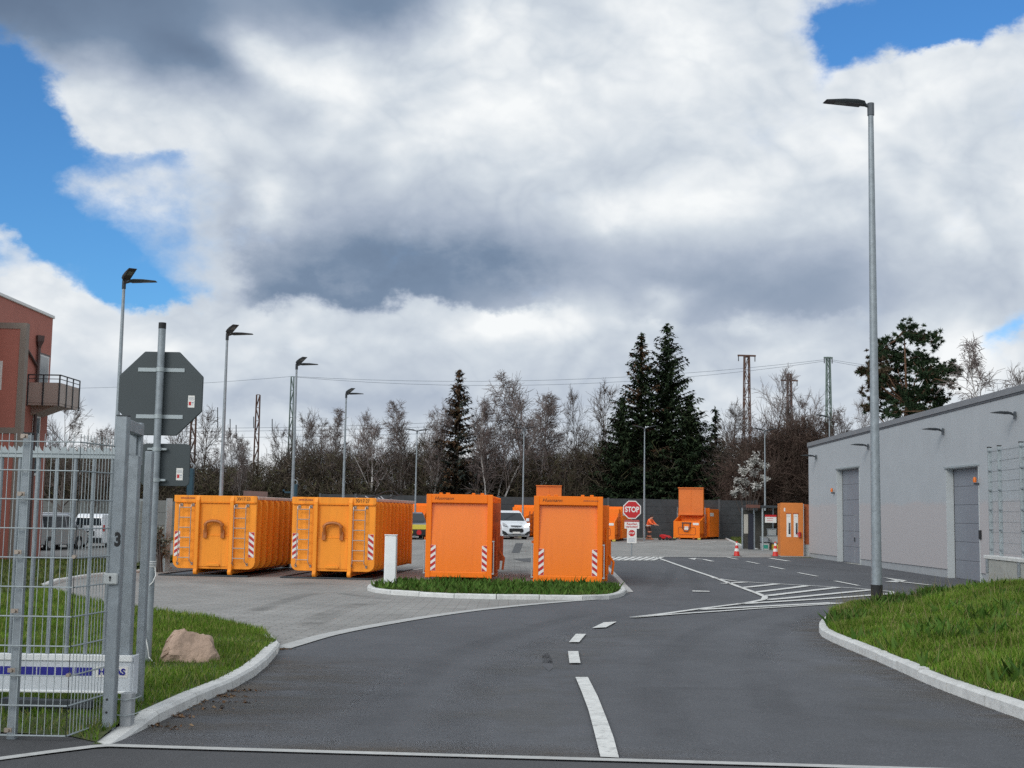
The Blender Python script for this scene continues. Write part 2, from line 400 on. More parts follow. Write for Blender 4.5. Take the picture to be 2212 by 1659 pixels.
# ------------------------------------------------------------------ sky and light
SUN = Vector((-.55, -.70, .54)).normalized()
sun = bpy.data.lights.new('sun', 'SUN'); sun.energy = 1.15; sun.angle = R(24); sun.color = (1, .965, .91)
so = bpy.data.objects.new('sun', sun); col.objects.link(so); so.rotation_euler = SUN.to_track_quat('Z', 'Y').to_euler(); so.location = SUN * 60
world = bpy.data.worlds.new('World'); scene.world = world; world.use_nodes = True
def build_world():
    t = world.node_tree; N, L = t.nodes, t.links; N.clear()
    out = N.new('ShaderNodeOutputWorld'); bg = N.new('ShaderNodeBackground'); L.new(bg.outputs[0], out.inputs[0]); bg.inputs[1].default_value = .1
    def mth(op, a, b=None, c=None, clamp=False):
        n = N.new('ShaderNodeMath'); n.operation = op; n.use_clamp = clamp
        for i, v in enumerate((a, b, c)):
            if v is None: continue
            if isinstance(v, (int, float)): n.inputs[i].default_value = v
            else: L.new(v, n.inputs[i])
        return n.outputs[0]
    def rmp(v, a, b, lo=0.0, hi=1.0, smooth=True):
        n = N.new('ShaderNodeMapRange'); n.interpolation_type = 'SMOOTHSTEP' if smooth else 'LINEAR'
        n.inputs['From Min'].default_value = a; n.inputs['From Max'].default_value = b; n.inputs['To Min'].default_value = lo; n.inputs['To Max'].default_value = hi
        L.new(v, n.inputs['Value']); return n.outputs[0]
    sky = N.new('ShaderNodeTexSky'); sky.sky_type = 'NISHITA'; sky.sun_disc = False
    sky.sun_elevation = math.asin(SUN.z); sky.sun_rotation = math.atan2(SUN.x, SUN.y); sky.air_density = 1.0; sky.dust_density = .6; sky.ozone_density = 3.0
    tc = N.new('ShaderNodeTexCoord'); sp = N.new('ShaderNodeSeparateXYZ'); L.new(tc.outputs['Generated'], sp.inputs[0])
    az = mth('ARCTAN2', sp.outputs[0], sp.outputs[1]); el = mth('ARCSINE', sp.outputs[2])
    def noise(vec, s, d, ro=.55, off=0.0, col_=False, dist=0.0):
        n = N.new('ShaderNodeTexNoise'); n.inputs['Scale'].default_value = s; n.inputs['Detail'].default_value = d; n.inputs['Roughness'].default_value = ro; n.inputs['Distortion'].default_value = dist
        mp = N.new('ShaderNodeMapping'); mp.inputs['Location'].default_value = (off, off * .7, off * .3); mp.inputs['Scale'].default_value = (1, 1, 1.45); L.new(vec, mp.inputs[0]); L.new(mp.outputs[0], n.inputs['Vector'])
        return n.outputs['Color'] if col_ else n.outputs['Fac']
    G = tc.outputs['Generated']
    cb = N.new('ShaderNodeCombineXYZ'); L.new(az, cb.inputs[0]); L.new(el, cb.inputs[1])
    def warped(s, d, ro, amp, off):
        w = N.new('ShaderNodeVectorMath'); w.operation = 'SUBTRACT'; L.new(noise(G, s, d, ro, off, True), w.inputs[0]); w.inputs[1].default_value = (.5, .5, .5)
        k = N.new('ShaderNodeVectorMath'); k.operation = 'MULTIPLY_ADD'; L.new(w.outputs[0], k.inputs[0]); k.inputs[1].default_value = (amp, amp * .8, 0); L.new(cb.outputs[0], k.inputs[2])
        return k.outputs[0]
    sharp = warped(9, 8, .62, .125, 3.1)           # billowing outlines
    soft = warped(6, 6, .55, .10, 7.7)              # soft shading
    def blobs(vec, lst, base):
        acc = base
        for (x, y, sx, sy, w, rot, *flat) in lst:
            d = ray(x, y).normalized(); a, e = math.atan2(d.x, d.y), math.asin(d.z)
            m = N.new('ShaderNodeMapping'); m.vector_type = 'TEXTURE'; m.inputs['Location'].default_value = (a, e, 0); m.inputs['Rotation'].default_value = (0, 0, R(rot)); m.inputs['Scale'].default_value = (sx / FPX, sy / FPX, 1); L.new(vec, m.inputs[0])
            q = N.new('ShaderNodeVectorMath'); q.operation = 'DOT_PRODUCT'; L.new(m.outputs[0], q.inputs[0]); L.new(m.outputs[0], q.inputs[1])
            qv = q.outputs['Value']
            if flat: qv = mth('POWER', qv, flat[0])
            acc = mth('MULTIPLY_ADD', mth('POWER', .3679, qv), w, acc)
        return acc
    # where the blue shows: x, y, size x, size y, weight, rotation
    holes = [(-20, 260, 100, 150, 1.3, 0), (20, 430, 105, 110, 1.3, 0), (150, 560, 140, 76, 1.25, -25), (300, 640, 110, 48, 1.15, 0), (60, 150, 100, 60, .8, 0), (110, 300, 60, 70, .5, 0),
             (2000, 30, 215, 85, 1.45, 0), (1800, 90, 55, 110, .75, 0), (2060, 100, 90, 30, .5, 0), (2190, 20, 100, 60, .9, 0), (2195, 735, 45, 35, .7, 0), (270, 430, 170, 130, .56, 0), (210, 330, 110, 70, .45, 0), (380, 520, 120, 70, .2, 0), (330, 330, 80, 26, .3, -25), (430, 560, 110, 90, .30, 0), (640, 740, 60, 20, .22, 0),
             (-250, 500, 230, 260, 1.0, 0), (2500, 150, 220, 150, .7, 0),
             (20, 540, 60, 45, -1.0, 0), (60, 680, 120, 70, -1.3, 20), (300, 760, 110, 50, -.8, 0), (170, 560, 60, 35, -.45, 0), (260, 270, 110, 50, -.7, 0), (170, 210, 60, 40, -.3, 0), (250, 400, 90, 36, -.35, 0), (2120, 150, 110, 60, -.7, 0), (1900, 170, 100, 50, -.5, 0), (420, 690, 90, 50, -.6, 0)]
    H = blobs(sharp, holes, 0.0)
    H = mth('MULTIPLY_ADD', mth('SUBTRACT', noise(G, 13, 8, .62, 1.3), .5), 1.25, H)
    back = mth('MULTIPLY', rmp(noise(G, 2.3, 7, .6, 5.0), .52, .66), rmp(mth('ABSOLUTE', az), .62, .95))   # broken cloud over the rest of the sky
    H = mth('ADD', H, mth('MULTIPLY', back, .9))
    cover = rmp(H, .10, .98, 1.0, 0.0)
    # brightness of the cloud
    dark = [(1000, 800, 1000, 80, -.10, 0), (150, 15, 420, 125, -.58, -11, 2), (640, -10, 330, 80, -.42, 0, 1.5), (900, -20, 200, 70, -.28, 0), (430, 130, 110, 50, -.2, -8), (-200, -60, 400, 160, -.25, 0), (200, -330, 900, 240, -.2, 0),
            (880, 470, 380, 150, -.20, 0), (520, 420, 46, 80, -.20, 0, 1.5), (1000, 560, 420, 90, -.16, 0), (1350, 540, 200, 90, -.10, 0),
            (1560, 590, 330, 90, -.24, 0), (1830, 640, 280, 90, -.20, 0), (1500, 730, 140, 34, -.12, 0), (1960, 470, 170, 120, -.12, 0), (2160, 560, 90, 150, -.16, 0),
            (640, 250, 60, 50, -.22, 0), (1330, 330, 180, 80, -.12, 0), (430, 560, 110, 130, -.14, 0), (700, 860, 500, 46, -.16, 0), (250, 880, 200, 60, -.12, 0), 
            (565, 118, 66, 66, .30, 0, 1.5), (660, 165, 80, 40, .10, 0), (800, 150, 100, 70, .04, 0), (1040, 230, 170, 150, .12, 0), (1050, 50, 110, 70, .2, 0), (1450, 190, 150, 110, .12, 0), (1330, 470, 80, 46, .26, -25), (420, 300, 140, 60, .08, -20), (560, 425, 60, 44, .24, 0, 1.5), (1780, 290, 130, 100, .10, 0), (2050, 500, 60, 60, .22, 0), (1180, 700, 140, 42, .14, 0), (900, 720, 330, 26, .10, 4), (1420, 640, 40, 34, .26, 0), (1600, 700, 50, 26, .2, 0), (90, 660, 130, 50, .14, 20), (300, 730, 120, 40, .16, 0), (2090, 760, 90, 44, .2, 0), ]
    S0 = blobs(soft, dark, .89)
    # the flat grey underside in the middle: a scalloped lower edge, fading upwards
    sv = N.new('ShaderNodeSeparateXYZ'); L.new(sharp, sv.inputs[0])
    def azel(x, y): d = ray(x, y).normalized(); return math.atan2(d.x, d.y), math.asin(d.z)
    def underside(x0, x1, ye, rise, w, acc, soft_=.006):
        a0, e0 = azel(x0, ye); a1, _ = azel(x1, ye)
        hor = mth('MULTIPLY', rmp(sv.outputs[0], a0 - .012, a0 + .03), rmp(sv.outputs[0], a1 + .05, a1 - .05))
        ver = mth('MULTIPLY', rmp(sv.outputs[1], e0 - soft_, e0 + soft_), rmp(sv.outputs[1], e0 + rise, e0 + .012))
        return mth('MULTIPLY_ADD', mth('MULTIPLY', hor, ver), w, acc)
    S0 = underside(500, 1180, 648, .085, -.42, S0)
    S0 = underside(560, 900, 668, .030, -.10, S0)
    S0 = underside(1330, 1900, 690, .06, -.14, S0)
    S0 = underside(380, 1000, 900, .03, -.10, S0)
    live = rmp(S0, .30, .95, .16, 1.0)                # dark undersides are smooth, sunlit heads are crisp
    def billow(sc, d, off): return mth('ABSOLUTE', mth('SUBTRACT', noise(G, sc, d, .6, off, dist=.4), .5))
    bl = mth('ADD', mth('MULTIPLY', billow(6.5, 3, 4.4), 1.9), mth('ADD', mth('MULTIPLY', billow(15, 3, 6.1), .75), mth('MULTIPLY', billow(36, 3, 8.3), .28)))
    det = mth('ADD', mth('MULTIPLY', mth('SUBTRACT', bl, .32), .60), mth('MULTIPLY', mth('SUBTRACT', noise(G, 24, 5, .6, 9.2, dist=.2), .5), .14))
    S = mth('MULTIPLY_ADD', det, live, S0)
    S = mth('MULTIPLY_ADD', mth('SUBTRACT', noise(G, 4.5, 5, .5, 2.2, dist=.3), .5), .24, S)
    S = mth('ADD', S, mth('MULTIPLY', rmp(H, .02, .42), .05))
    cr = N.new('ShaderNodeValToRGB'); L.new(S, cr.inputs[0]); e = cr.color_ramp.elements
    e[0].position = 0.0; e[0].color = (.115, .165, .255, 1); e[1].position = 1.0; e[1].color = (.93, .955, .965, 1)
    for p, c in ((.25, (.19, .262, .375)), (.5, (.41, .475, .58)), (.75, (.64, .70, .765))):
        k = e.new(p); k.color = (*c, 1)
    # out-of-view cloud brightened towards the sun to add soft light; dimmer overhead
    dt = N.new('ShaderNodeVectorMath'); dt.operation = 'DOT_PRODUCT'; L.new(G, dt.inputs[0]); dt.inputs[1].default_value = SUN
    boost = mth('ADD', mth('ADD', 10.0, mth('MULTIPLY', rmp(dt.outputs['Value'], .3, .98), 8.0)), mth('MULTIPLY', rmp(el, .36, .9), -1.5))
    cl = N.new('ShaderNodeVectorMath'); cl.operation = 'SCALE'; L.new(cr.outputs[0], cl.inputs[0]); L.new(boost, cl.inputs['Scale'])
    sk = N.new('ShaderNodeMix'); sk.data_type = 'RGBA'; sk.blend_type = 'MULTIPLY'; sk.inputs[0].default_value = 1; L.new(sky.outputs[0], sk.inputs[6]); sk.inputs[7].default_value = SKYTINT
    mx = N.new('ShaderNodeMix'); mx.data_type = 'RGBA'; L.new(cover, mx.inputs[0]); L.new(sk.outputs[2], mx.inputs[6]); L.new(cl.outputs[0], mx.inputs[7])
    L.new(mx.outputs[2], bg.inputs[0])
SKYTINT = (.54, 1.02, 1.40, 1)
build_world()
scene.view_settings.view_transform = 'Standard'; scene.view_settings.look = 'None'; scene.view_settings.exposure = 0.0; scene.view_settings.gamma = 1
scene.cycles.max_bounces = 6; scene.cycles.diffuse_bounces = 3; scene.cycles.glossy_bounces = 3
scene.cycles.use_denoising = False; scene.cycles.denoiser = 'OPENIMAGEDENOISE'; scene.cycles.denoising_prefilter = 'ACCURATE'
# ------------------------------------------------------------------ ground, road, kerbs, markings
_xs = [-400, -200, -120, -80, -60, -40, -30, -22, -16, -15, -14, -13, -8, 0, 8, 16, 24, 40, 80, 160, 400]
_ys = sorted(set([-30, -10, 4, 120, 150, 200, 300, 600, 1200] + YB))
b_ = MB(); _v = [(x, y, g(x, y)) for y in _ys for x in _xs]; nx = len(_xs)
b_.add(_v, [(j * nx + i, j * nx + i + 1, (j + 1) * nx + i + 1, (j + 1) * nx + i) for j in range(len(_ys) - 1) for i in range(nx - 1)])
tag(b_.build('ground', SOIL), kind='structure')

# main road sheet: the whole drive between kerbs, the building and the yard
sheet('road', [(-8, 8.0), (30, 8.0), (30, 64), (5, 63.5), (-12, 63.5), (-12, 20), (-8, 12)], .006, ASPH)
sheet('street', px([(-300, 1700), (0, 1648), (205, 1622), (240, 1621), (619, 1632), (1416, 1655), (1723, 1664), (2500, 1690)], 0) + [(9, .5), (-9, .5)], .012, ASPH2)
sheet('pavement', px([(-300, 1694), (0, 1643), (205, 1617), (222, 1612), (150, 1596), (0, 1588), (-300, 1590)]), .014, ASPH2)
strip_near = px([(-300, 1698), (-120, 1664), (0, 1645), (110, 1630), (205, 1618), (240, 1616), (430, 1622), (619, 1627.5), (1020, 1639), (1416, 1650), (1723, 1659), (2500, 1683)])
sheets('gutter_strip', ribbon(strip_near, .095), .02, STRIP)

# paved yard
edge = spline(px([(607, 1403), (640, 1393), (711, 1373), (811, 1353), (931, 1333), (1051, 1317), (1171, 1305), (1283, 1296)]), 4)
drain = px([(1362, 1280), (1340, 1255), (1318, 1232), (1300, 1216), (1285, 1203)])
lawn_edge = px([(600, 1396), (568, 1377), (512, 1362), (448, 1343), (333, 1329), (208, 1309), (161, 1297), (128, 1286), (99, 1276)])
kerb_n = px([(99, 1270), (128, 1259), (178, 1250.5), (218, 1246), (334, 1235), (372, 1230)])
yard = [tuple(p[:2]) for p in edge] + drain + px([(1420, 1203.5), (1600, 1204.5), (1747, 1204)]) + [(17, 66), (17, 97), (-12.4, 97), (-12.4, 44)] + list(reversed(kerb_n)) + list(reversed(lawn_edge))
sheet('yard_paving', yard, .012, PAVE)
sheets('paving_edge', ribbon(edge, .24), .018, STRIP)
sheets('drain_edge', ribbon(drain, .16) + ribbon([(p[0] - .75, p[1] - .1) for p in drain], .14), .018, STRIP)
sheets('drain_channel', ribbon([(p[0] - .37, p[1] - .05) for p in drain], .5), .016, mat('drain reddish stone', (.09, .075, .072), .85, 0, .2, 6))
sheet('parking_lot', [(-45, 57), (-16.2, 57), (-16.2, 92), (-45, 92)], .012, PAVE2)

def kerb(pts, h=.11, w=.15, side=1, ramp=0.0, name='kerb', step=1.0):
    P = resample(pts, step); k = MB(); n = len(P)
    N = []
    for i in range(n):
        t = (P[min(i + 1, n - 1)] - P[max(i - 1, 0)]).normalized(); N.append(Vector((-t.y, t.x)) * side)
    L = 0
    for i in range(n - 1):
        a, b = P[i], P[i + 1]; t = (b - a).normalized(); ln = (b - a).length
        ha = h * min(1, (L + .02) / ramp) if ramp else h
        hb = h * min(1, (L + ln + .02) / ramp) if ramp else h
        L += ln
        a2, b2 = a + t * .009, b - t * .009
        jit = random.uniform(-.008, .008)
        vs = []
        for p, nn, hh in ((a2, N[i], ha), (b2, N[i + 1], hb)):
            gz = g(p.x, p.y); hh += jit if not ramp else 0
            for off, z in ((0, -.12), (.004, hh - .022), (.026, hh), (w, hh), (w, -.12)):
                q = p + nn * off; vs.append((q.x, q.y, gz + z))
        k.add(vs, [(0, 1, 6, 5), (1, 2, 7, 6), (2, 3, 8, 7), (3, 4, 9, 8), (0, 4, 3, 2, 1), (5, 6, 7, 8, 9)])
    return tag(k.build(name, KERB), kind='structure')
KL = spline(px([(238, 1614), (280, 1593), (322, 1574), (392, 1538), (476, 1503), (532, 1475), (577, 1441), (598, 1416)]), 5)
kerb(KL, .10, .14, 1, 1.1)
kerb(px([(600, 1414), (606, 1400), (590, 1386), (568, 1376)]), .09, .12, 1, 0, 'kerb', .7)
kerb(kerb_n, .10, .14, 1)
ISL = spline(px([(805, 1268), (791, 1275.5), (819, 1283), (883, 1288.5), (1019, 1295), (1163, 1296.5), (1283, 1297.5), (1331, 1293), (1351, 1285), (1349, 1277), (1338, 1270)]), 4)
kerb(ISL, .12, .15, 1)
KR = spline(px([(1803, 1331), (1787, 1340), (1772, 1354), (1768.6, 1366), (1780, 1379.5), (1835, 1405), (1899, 1432), (1986, 1472), (2092, 1515), (2212, 1558), (2340, 1612), (2520, 1695), (2800, 1840)]), 5)
kerb(KR, .12, .13, 1)

# painted markings
mk = []
def poly_px(pts): mk.append(px(pts))
def line_px(pts, w): mk.extend(ribbon(px(pts), w))
_l = [(1243, 1468), (1257, 1502), (1271, 1540), (1284, 1590), (1297, 1643)]; _r = [(1270, 1468), (1291, 1510), (1311, 1561), (1326, 1603), (1337, 1645)]
for i in range(4): poly_px([_l[i], _r[i], _r[i + 1], _l[i + 1]])
poly_px([(1227, 1411), (1249, 1411), (1254, 1437), (1230, 1437)])
poly_px([(1244, 1373), (1266, 1373), (1251, 1391), (1229, 1391)])
poly_px([(1304, 1347.5), (1332, 1346), (1309, 1358.5), (1279, 1360)])
low = [(1366, 1336.5), (1459, 1328.8), (1635, 1316.5), (1767, 1308.5), (1881, 1300.5), (1922, 1293), (1935, 1287), (1925, 1279.5), (1846, 1272), (1714, 1264.8), (1591, 1257.3), (1538, 1249.5)]
line_px(low, .14)
diag = [(1415, 1204), (1467, 1222.5), (1538, 1247), (1591, 1267), (1635, 1283), (1653, 1291), (1650, 1297), (1613, 1304.5), (1503, 1318.5), (1428, 1329), (1366, 1336.5)]
line_px(diag, .15)
for s in ([(1562, 1262), (1610, 1259)], [(1602, 1271), (1678, 1263)], [(1632, 1281), (1745, 1266.5)], [(1655, 1289), (1808, 1270.5)], [(1657, 1297.5), (1880, 1276)], [(1600, 1306.5), (1927, 1284)], [(1510, 1319), (1800, 1304)]):
    line_px(s, .26)
z2 = lambda x, y: ((1400 + x / 2.011) / 1.1302, (1330 + y / 2.011) / 1.1302)
for a, b in (((1285, 181), (1400, 204)), ((1103, 140), (1197, 158)), ((962, 108), (1035, 123)), ((850, 84), (910, 96)), ((757, 64), (805, 74))): line_px([z2(*a), z2(*b)], .14)
poly_px([z2(583, 229), z2(665, 231), z2(670, 235), z2(585, 234)])
# arrows
line_px([z2(600, 71), z2(640, 74), z2(683, 84)], .2); poly_px([z2(562, 70), z2(604, 67.5), z2(596, 76.5)])
line_px([z2(963, 68), z2(1057, 83)], .24)
line_px([z2(1590, 183), z2(1750, 201)], .2); poly_px([z2(1518, 163), z2(1640, 179), z2(1600, 183)]); poly_px([z2(1528, 184), z2(1590, 188), z2(1632, 181), z2(1590, 178)])
# stop line and far hatch
line_px([(1415, 1203), (1600, 1204)], .18)
line_px([(1300, 1203), (1415, 1203.5)], .12); line_px([(1300, 1212.5), (1440, 1213)], .12)
for i in range(8): line_px([(1303 + i * 15, 1211.5), (1326 + i * 15, 1204)], .22)
# bay lines far in the yard
for a, b in (((1380, 1174), (1412, 1169.5)), ((1420, 1175), (1470, 1169.5)), ((1510, 1175.5), (1548, 1170.5))): line_px([a, b], .12)
line_px([(893, 1233), (915, 1229)], .12)
sheets('road_marking', mk, .026, MARK)
sheets('road_patch', [px([(1171, 1418), (1182, 1411), (1192, 1424), (1195, 1444), (1186, 1452), (1172, 1440)])], .010, ASPHP)
sheets('drain_cover', [px([(1114, 1174), (1130, 1174), (1122, 1195), (1105, 1195)]), px([(1108, 1208), (1148, 1206.5), (1148, 1215), (1130, 1214)])], .02, mat('dark iron cover', (.07, .072, .075), .7, .1, .1, 5))

# dirt swept against the kerb and faint tyre tracks, soft-edged
def stain_mat(name, c, amt, scale, lo, hi, stretch=(1, 1, 1)):
    m = bpy.data.materials.new(name); t, N, L = nt(m); b = N['Principled BSDF']; b.inputs['Base Color'].default_value = (*c, 1); b.inputs['Roughness'].default_value = .9; b.inputs['Specular IOR Level'].default_value = .2
    at_ = N.new('ShaderNodeAttribute'); at_.attribute_name = 'fade'; tc = N.new('ShaderNodeTexCoord'); mp = N.new('ShaderNodeMapping'); mp.inputs['Scale'].default_value = stretch; L.new(tc.outputs['Object'], mp.inputs[0])
    n = N.new('ShaderNodeTexNoise'); n.inputs['Scale'].default_value = scale; n.inputs['Detail'].default_value = 8; n.inputs['Roughness'].default_value = .7; L.new(mp.outputs[0], n.inputs['Vector'])
    r = N.new('ShaderNodeMapRange'); r.inputs['From Min'].default_value = lo; r.inputs['From Max'].default_value = hi; r.inputs['To Max'].default_value = amt; L.new(n.outputs['Fac'], r.inputs['Value'])
    k = N.new('ShaderNodeMath'); k.operation = 'MULTIPLY'; L.new(r.outputs[0], k.inputs[0]); L.new(at_.outputs['Fac'], k.inputs[1]); L.new(k.outputs[0], b.inputs['Alpha']); return m
def soft_ribbon(name, lines, m, dz):
    V, F, A = [], [], []
    for pts, w, prof in lines:
        P = resample(pts, .5); n = len(P); k = len(prof)
        for i in range(n):
            t = (P[min(i + 1, n - 1)] - P[max(i - 1, 0)]).normalized(); nn = Vector((-t.y, t.x)); e = min(1, i / 3, (n - 1 - i) / 3)
            for off, a in prof: q = P[i] + nn * off * w; V.append((q.x, q.y, g(q.x, q.y) + dz)); A.append(a * e)
        b0 = len(V) - n * k
        for i in range(n - 1):
            for j in range(k - 1): F.append((b0 + i * k + j, b0 + i * k + j + 1, b0 + (i + 1) * k + j + 1, b0 + (i + 1) * k + j))
    me = bpy.data.meshes.new(name); me.from_pydata(V, [], F); me.materials.append(m); at_ = me.attributes.new('fade', 'FLOAT', 'POINT'); at_.data.foreach_set('value', A)
    o = bpy.data.objects.new(name, me); col.objects.link(o); tag(o, kind='structure')
DIRT = stain_mat('kerb dirt', (.135, .115, .095), .75, 1.6, .40, .66, (.6, 1.6, 1)); TRACK = stain_mat('tyre tracks', (.035, .035, .037), .09, 1.1, .30, .62, (1, .35, 1)); DUST = stain_mat('pale dust', (.17, .165, .155), .42, .9, .44, .68)
bump_ = [(-.5, 0), (-.2, 1), (.2, 1), (.5, 0)]
soft_ribbon('road_dirt', [(KL, 1.0, [(-1.5, 0), (-.5, .7), (-.12, 1), (0, 1)]), (KR, 1.0, [(-.5, 0), (-.15, .7), (0, 1)]), (spline(px([(240, 1612), (600, 1622), (1100, 1637), (1700, 1655)]), 4), 1.0, [(-.05, .6), (.05, .9), (.5, 0)])], DIRT, .0095)
_tr = [[(760, 1640), (830, 1520), (960, 1425), (1130, 1362), (1290, 1322)], [(980, 1645), (1000, 1530), (1090, 1435), (1210, 1372), (1350, 1325)], [(1480, 1648), (1420, 1500), (1440, 1420), (1540, 1356), (1700, 1312)], [(1760, 1655), (1660, 1500), (1640, 1420), (1680, 1362), (1800, 1318)], [(1400, 1290), (1440, 1255), (1455, 1225)], [(1520, 1290), (1500, 1255), (1490, 1228)], [(2080, 1265), (1900, 1240), (1650, 1215)], [(2010, 1283), (1800, 1255), (1560, 1222)]]
soft_ribbon('tyre_track', [(spline(px(l), 5), .55, bump_) for l in _tr], TRACK, .0105)
soft_ribbon('pale_dust', [(spline(px(l), 5), 1.6, bump_) for l in ([(1110, 1645), (1120, 1500), (1250, 1400), (1420, 1345)], [(2150, 1640), (1950, 1500), (1720, 1390)], [(420, 1590), (560, 1520), (700, 1440)])], DUST, .0100)
soft_ribbon('paving_stain', [(spline(px(l), 5), w_, bump_) for l, w_ in (([(420, 1256), (560, 1264), (690, 1262), (800, 1262)], 2.2), ([(650, 1360), (760, 1310), (900, 1300)], .6), ([(520, 1330), (690, 1282), (840, 1297)], .5), ([(1110, 1245), (1120, 1200), (1130, 1180)], 1.6), ([(960, 1240), (1100, 1248), (1130, 1240)], 1.5))], stain_mat('paving stain', (.07, .065, .06), .24, 1.0, .36, .66), .0165)

# lawns
def lawn_z(h): return lambda x, y: g(x, y) + h
KLi = [Vector(p) for p in KL]
def inset(P, d, side=1):
    out = []
    for i in range(len(P)):
        t = (P[min(i + 1, len(P) - 1)] - P[max(i - 1, 0)]).normalized(); out.append(P[i] + Vector((-t.y, t.x)) * side * d)
    return out
LAWN1 = [tuple(p) for p in inset(KLi, .13)] + px([(596, 1398)]) + lawn_edge[1:] + px([(60, 1290), (-60, 1300)]) + [(-14, 24), (-14, 8.6)] + px([(-300, 1588), (0, 1586), (150, 1594), (222, 1611)])
_fl = sorted([tuple(p) for p in px([(-300, 1588), (0, 1586), (150, 1594), (222, 1611)])])
def front_y(x):
    if x <= _fl[0][0]: return _fl[0][1]
    for a, b in zip(_fl, _fl[1:]):
        if x <= b[0]: return a[1] + (b[1] - a[1]) * (x - a[0]) / (b[0] - a[0])
    return -9
def lawn1_h(x, y): return .016 + .069 * min(1, max(0, (y - front_y(x)) / .5))
bm_cut = [9.0, 9.15, 9.3]
YB += bm_cut
sheet('lawn', LAWN1, 0, SOIL, zf=lambda x, y: g(x, y) + lawn1_h(x, y))
LAWN2 = [(-60, 8.6), (-14.0, 8.6), (-14, 24)] + px([(-60, 1299), (60, 1289), (96, 1275)]) + [tuple(p) for p in inset([Vector(k) for k in kerb_n], .13)] + [(-12.5, 40), (-12.5, 46), (-13, 57), (-60, 57)]
sheet('lawn', LAWN2, .08, SOIL)
ISLP = [tuple(p) for p in inset(ISL, .14)]
LAWN3 = ISLP + [(3.1, 36.0), (-3.4, 36.2)]
sheet('lawn', LAWN3, .095, SOIL)
LAWN4 = px([(1572, 1161), (1600, 1161), (1640, 1166), (1632, 1186), (1612, 1183), (1590, 1174)])
sheet('lawn', LAWN4, .05, SOIL)
kerb(px([(1565, 1164), (1590, 1175.5), (1612, 1184.5), (1633, 1187)]), .08, .14, 1)

# raised verge on the right: kerb line -> crest -> back slope
NK = 56
def even(P, n):
    P = [Vector(p[:2]) for p in P]; Ls = [0]
    for a, b in zip(P, P[1:]): Ls.append(Ls[-1] + (b - a).length)
    out = []
    for i in range(n):
        d = Ls[-1] * i / (n - 1); j = 0
        while j < len(P) - 2 and Ls[j + 1] < d: j += 1
        out.append(P[j].lerp(P[j + 1], (d - Ls[j]) / max(1e-6, Ls[j + 1] - Ls[j])))
    return out
fr = even(inset([Vector(p) for p in KR], .125), NK)
CREST = [(5.45, 21.0, -.05), (5.6, 22.0, -.02), (6.9, 23.6, .06), (8.6, 26.2, .14), (9.9, 27.9, .20), (11.6, 28.9, .30), (14, 29.2, .42), (18, 29.2, .5)]
_k0 = at(1806, 1333)
CREST = [(_k0.x + .12, _k0.y - .12, g(_k0.x, _k0.y) + .11), (_k0.x + .5, _k0.y + .25, -.06), (7.0, 23.5, .05), (8.6, 26.2, .13), (9.9, 27.9, .20), (10.3, 27.6, .24), (10.36, 25.7, .43), (10.36, 22, .55), (10.36, 17, .6), (10.36, 11, .5), (10.36, 6.5, .3)]
cr_ = even([c[:2] for c in CREST], NK)
_cl = [0]
for _a, _b in zip(CREST, CREST[1:]): _cl.append(_cl[-1] + math.dist(_a[:2], _b[:2]))
def crest_z(i):
    d = _cl[-1] * i / (NK - 1)
    for k in range(len(CREST) - 1):
        if d <= _cl[k + 1] + 1e-6: return CREST[k][2] + (CREST[k + 1][2] - CREST[k][2]) * (d - _cl[k]) / (_cl[k + 1] - _cl[k])
    return CREST[-1][2]
NJ = 12
VG = np.zeros((NK, NJ + 3, 3))
for i in range(NK):
    za = g(*fr[i]) + .115; zb = max(crest_z(i), g(*fr[i]) + .12)
    for j in range(NJ):
        s = j / (NJ - 1); p = fr[i].lerp(cr_[i], s)
        VG[i, j] = (p.x, p.y, za + (zb - za) * (s ** .8) + .05 * math.sin(p.x * 2.1 + p.y * 1.3) * math.sin(math.pi * s) + .03 * math.sin(p.x * 5 - p.y * 3) * math.sin(math.pi * s))
    back = Vector((-.35, 1)).normalized() if cr_[i].y > 27.65 or cr_[i].x < 10 else Vector((1, .1)).normalized()
    _bk = min(1, .12 + i / 7.0)
    q = cr_[i] + back * .5 * _bk; VG[i, NJ] = (q.x, q.y, (zb + g(*q)) / 2 + .03)
    q = cr_[i] + back * 1.1 * _bk; VG[i, NJ + 1] = (q.x, q.y, g(*q) + .03)
    VG[i, NJ + 2] = (q.x, q.y, g(*q) - .15)
mb = MB(); mb.add(VG.reshape(-1, 3), [(i * (NJ + 3) + j, (i + 1) * (NJ + 3) + j, (i + 1) * (NJ + 3) + j + 1, i * (NJ + 3) + j + 1) for i in range(NK - 1) for j in range(NJ + 2)])
tag(mb.build('grass_verge', SOIL, smooth=True), kind='structure')

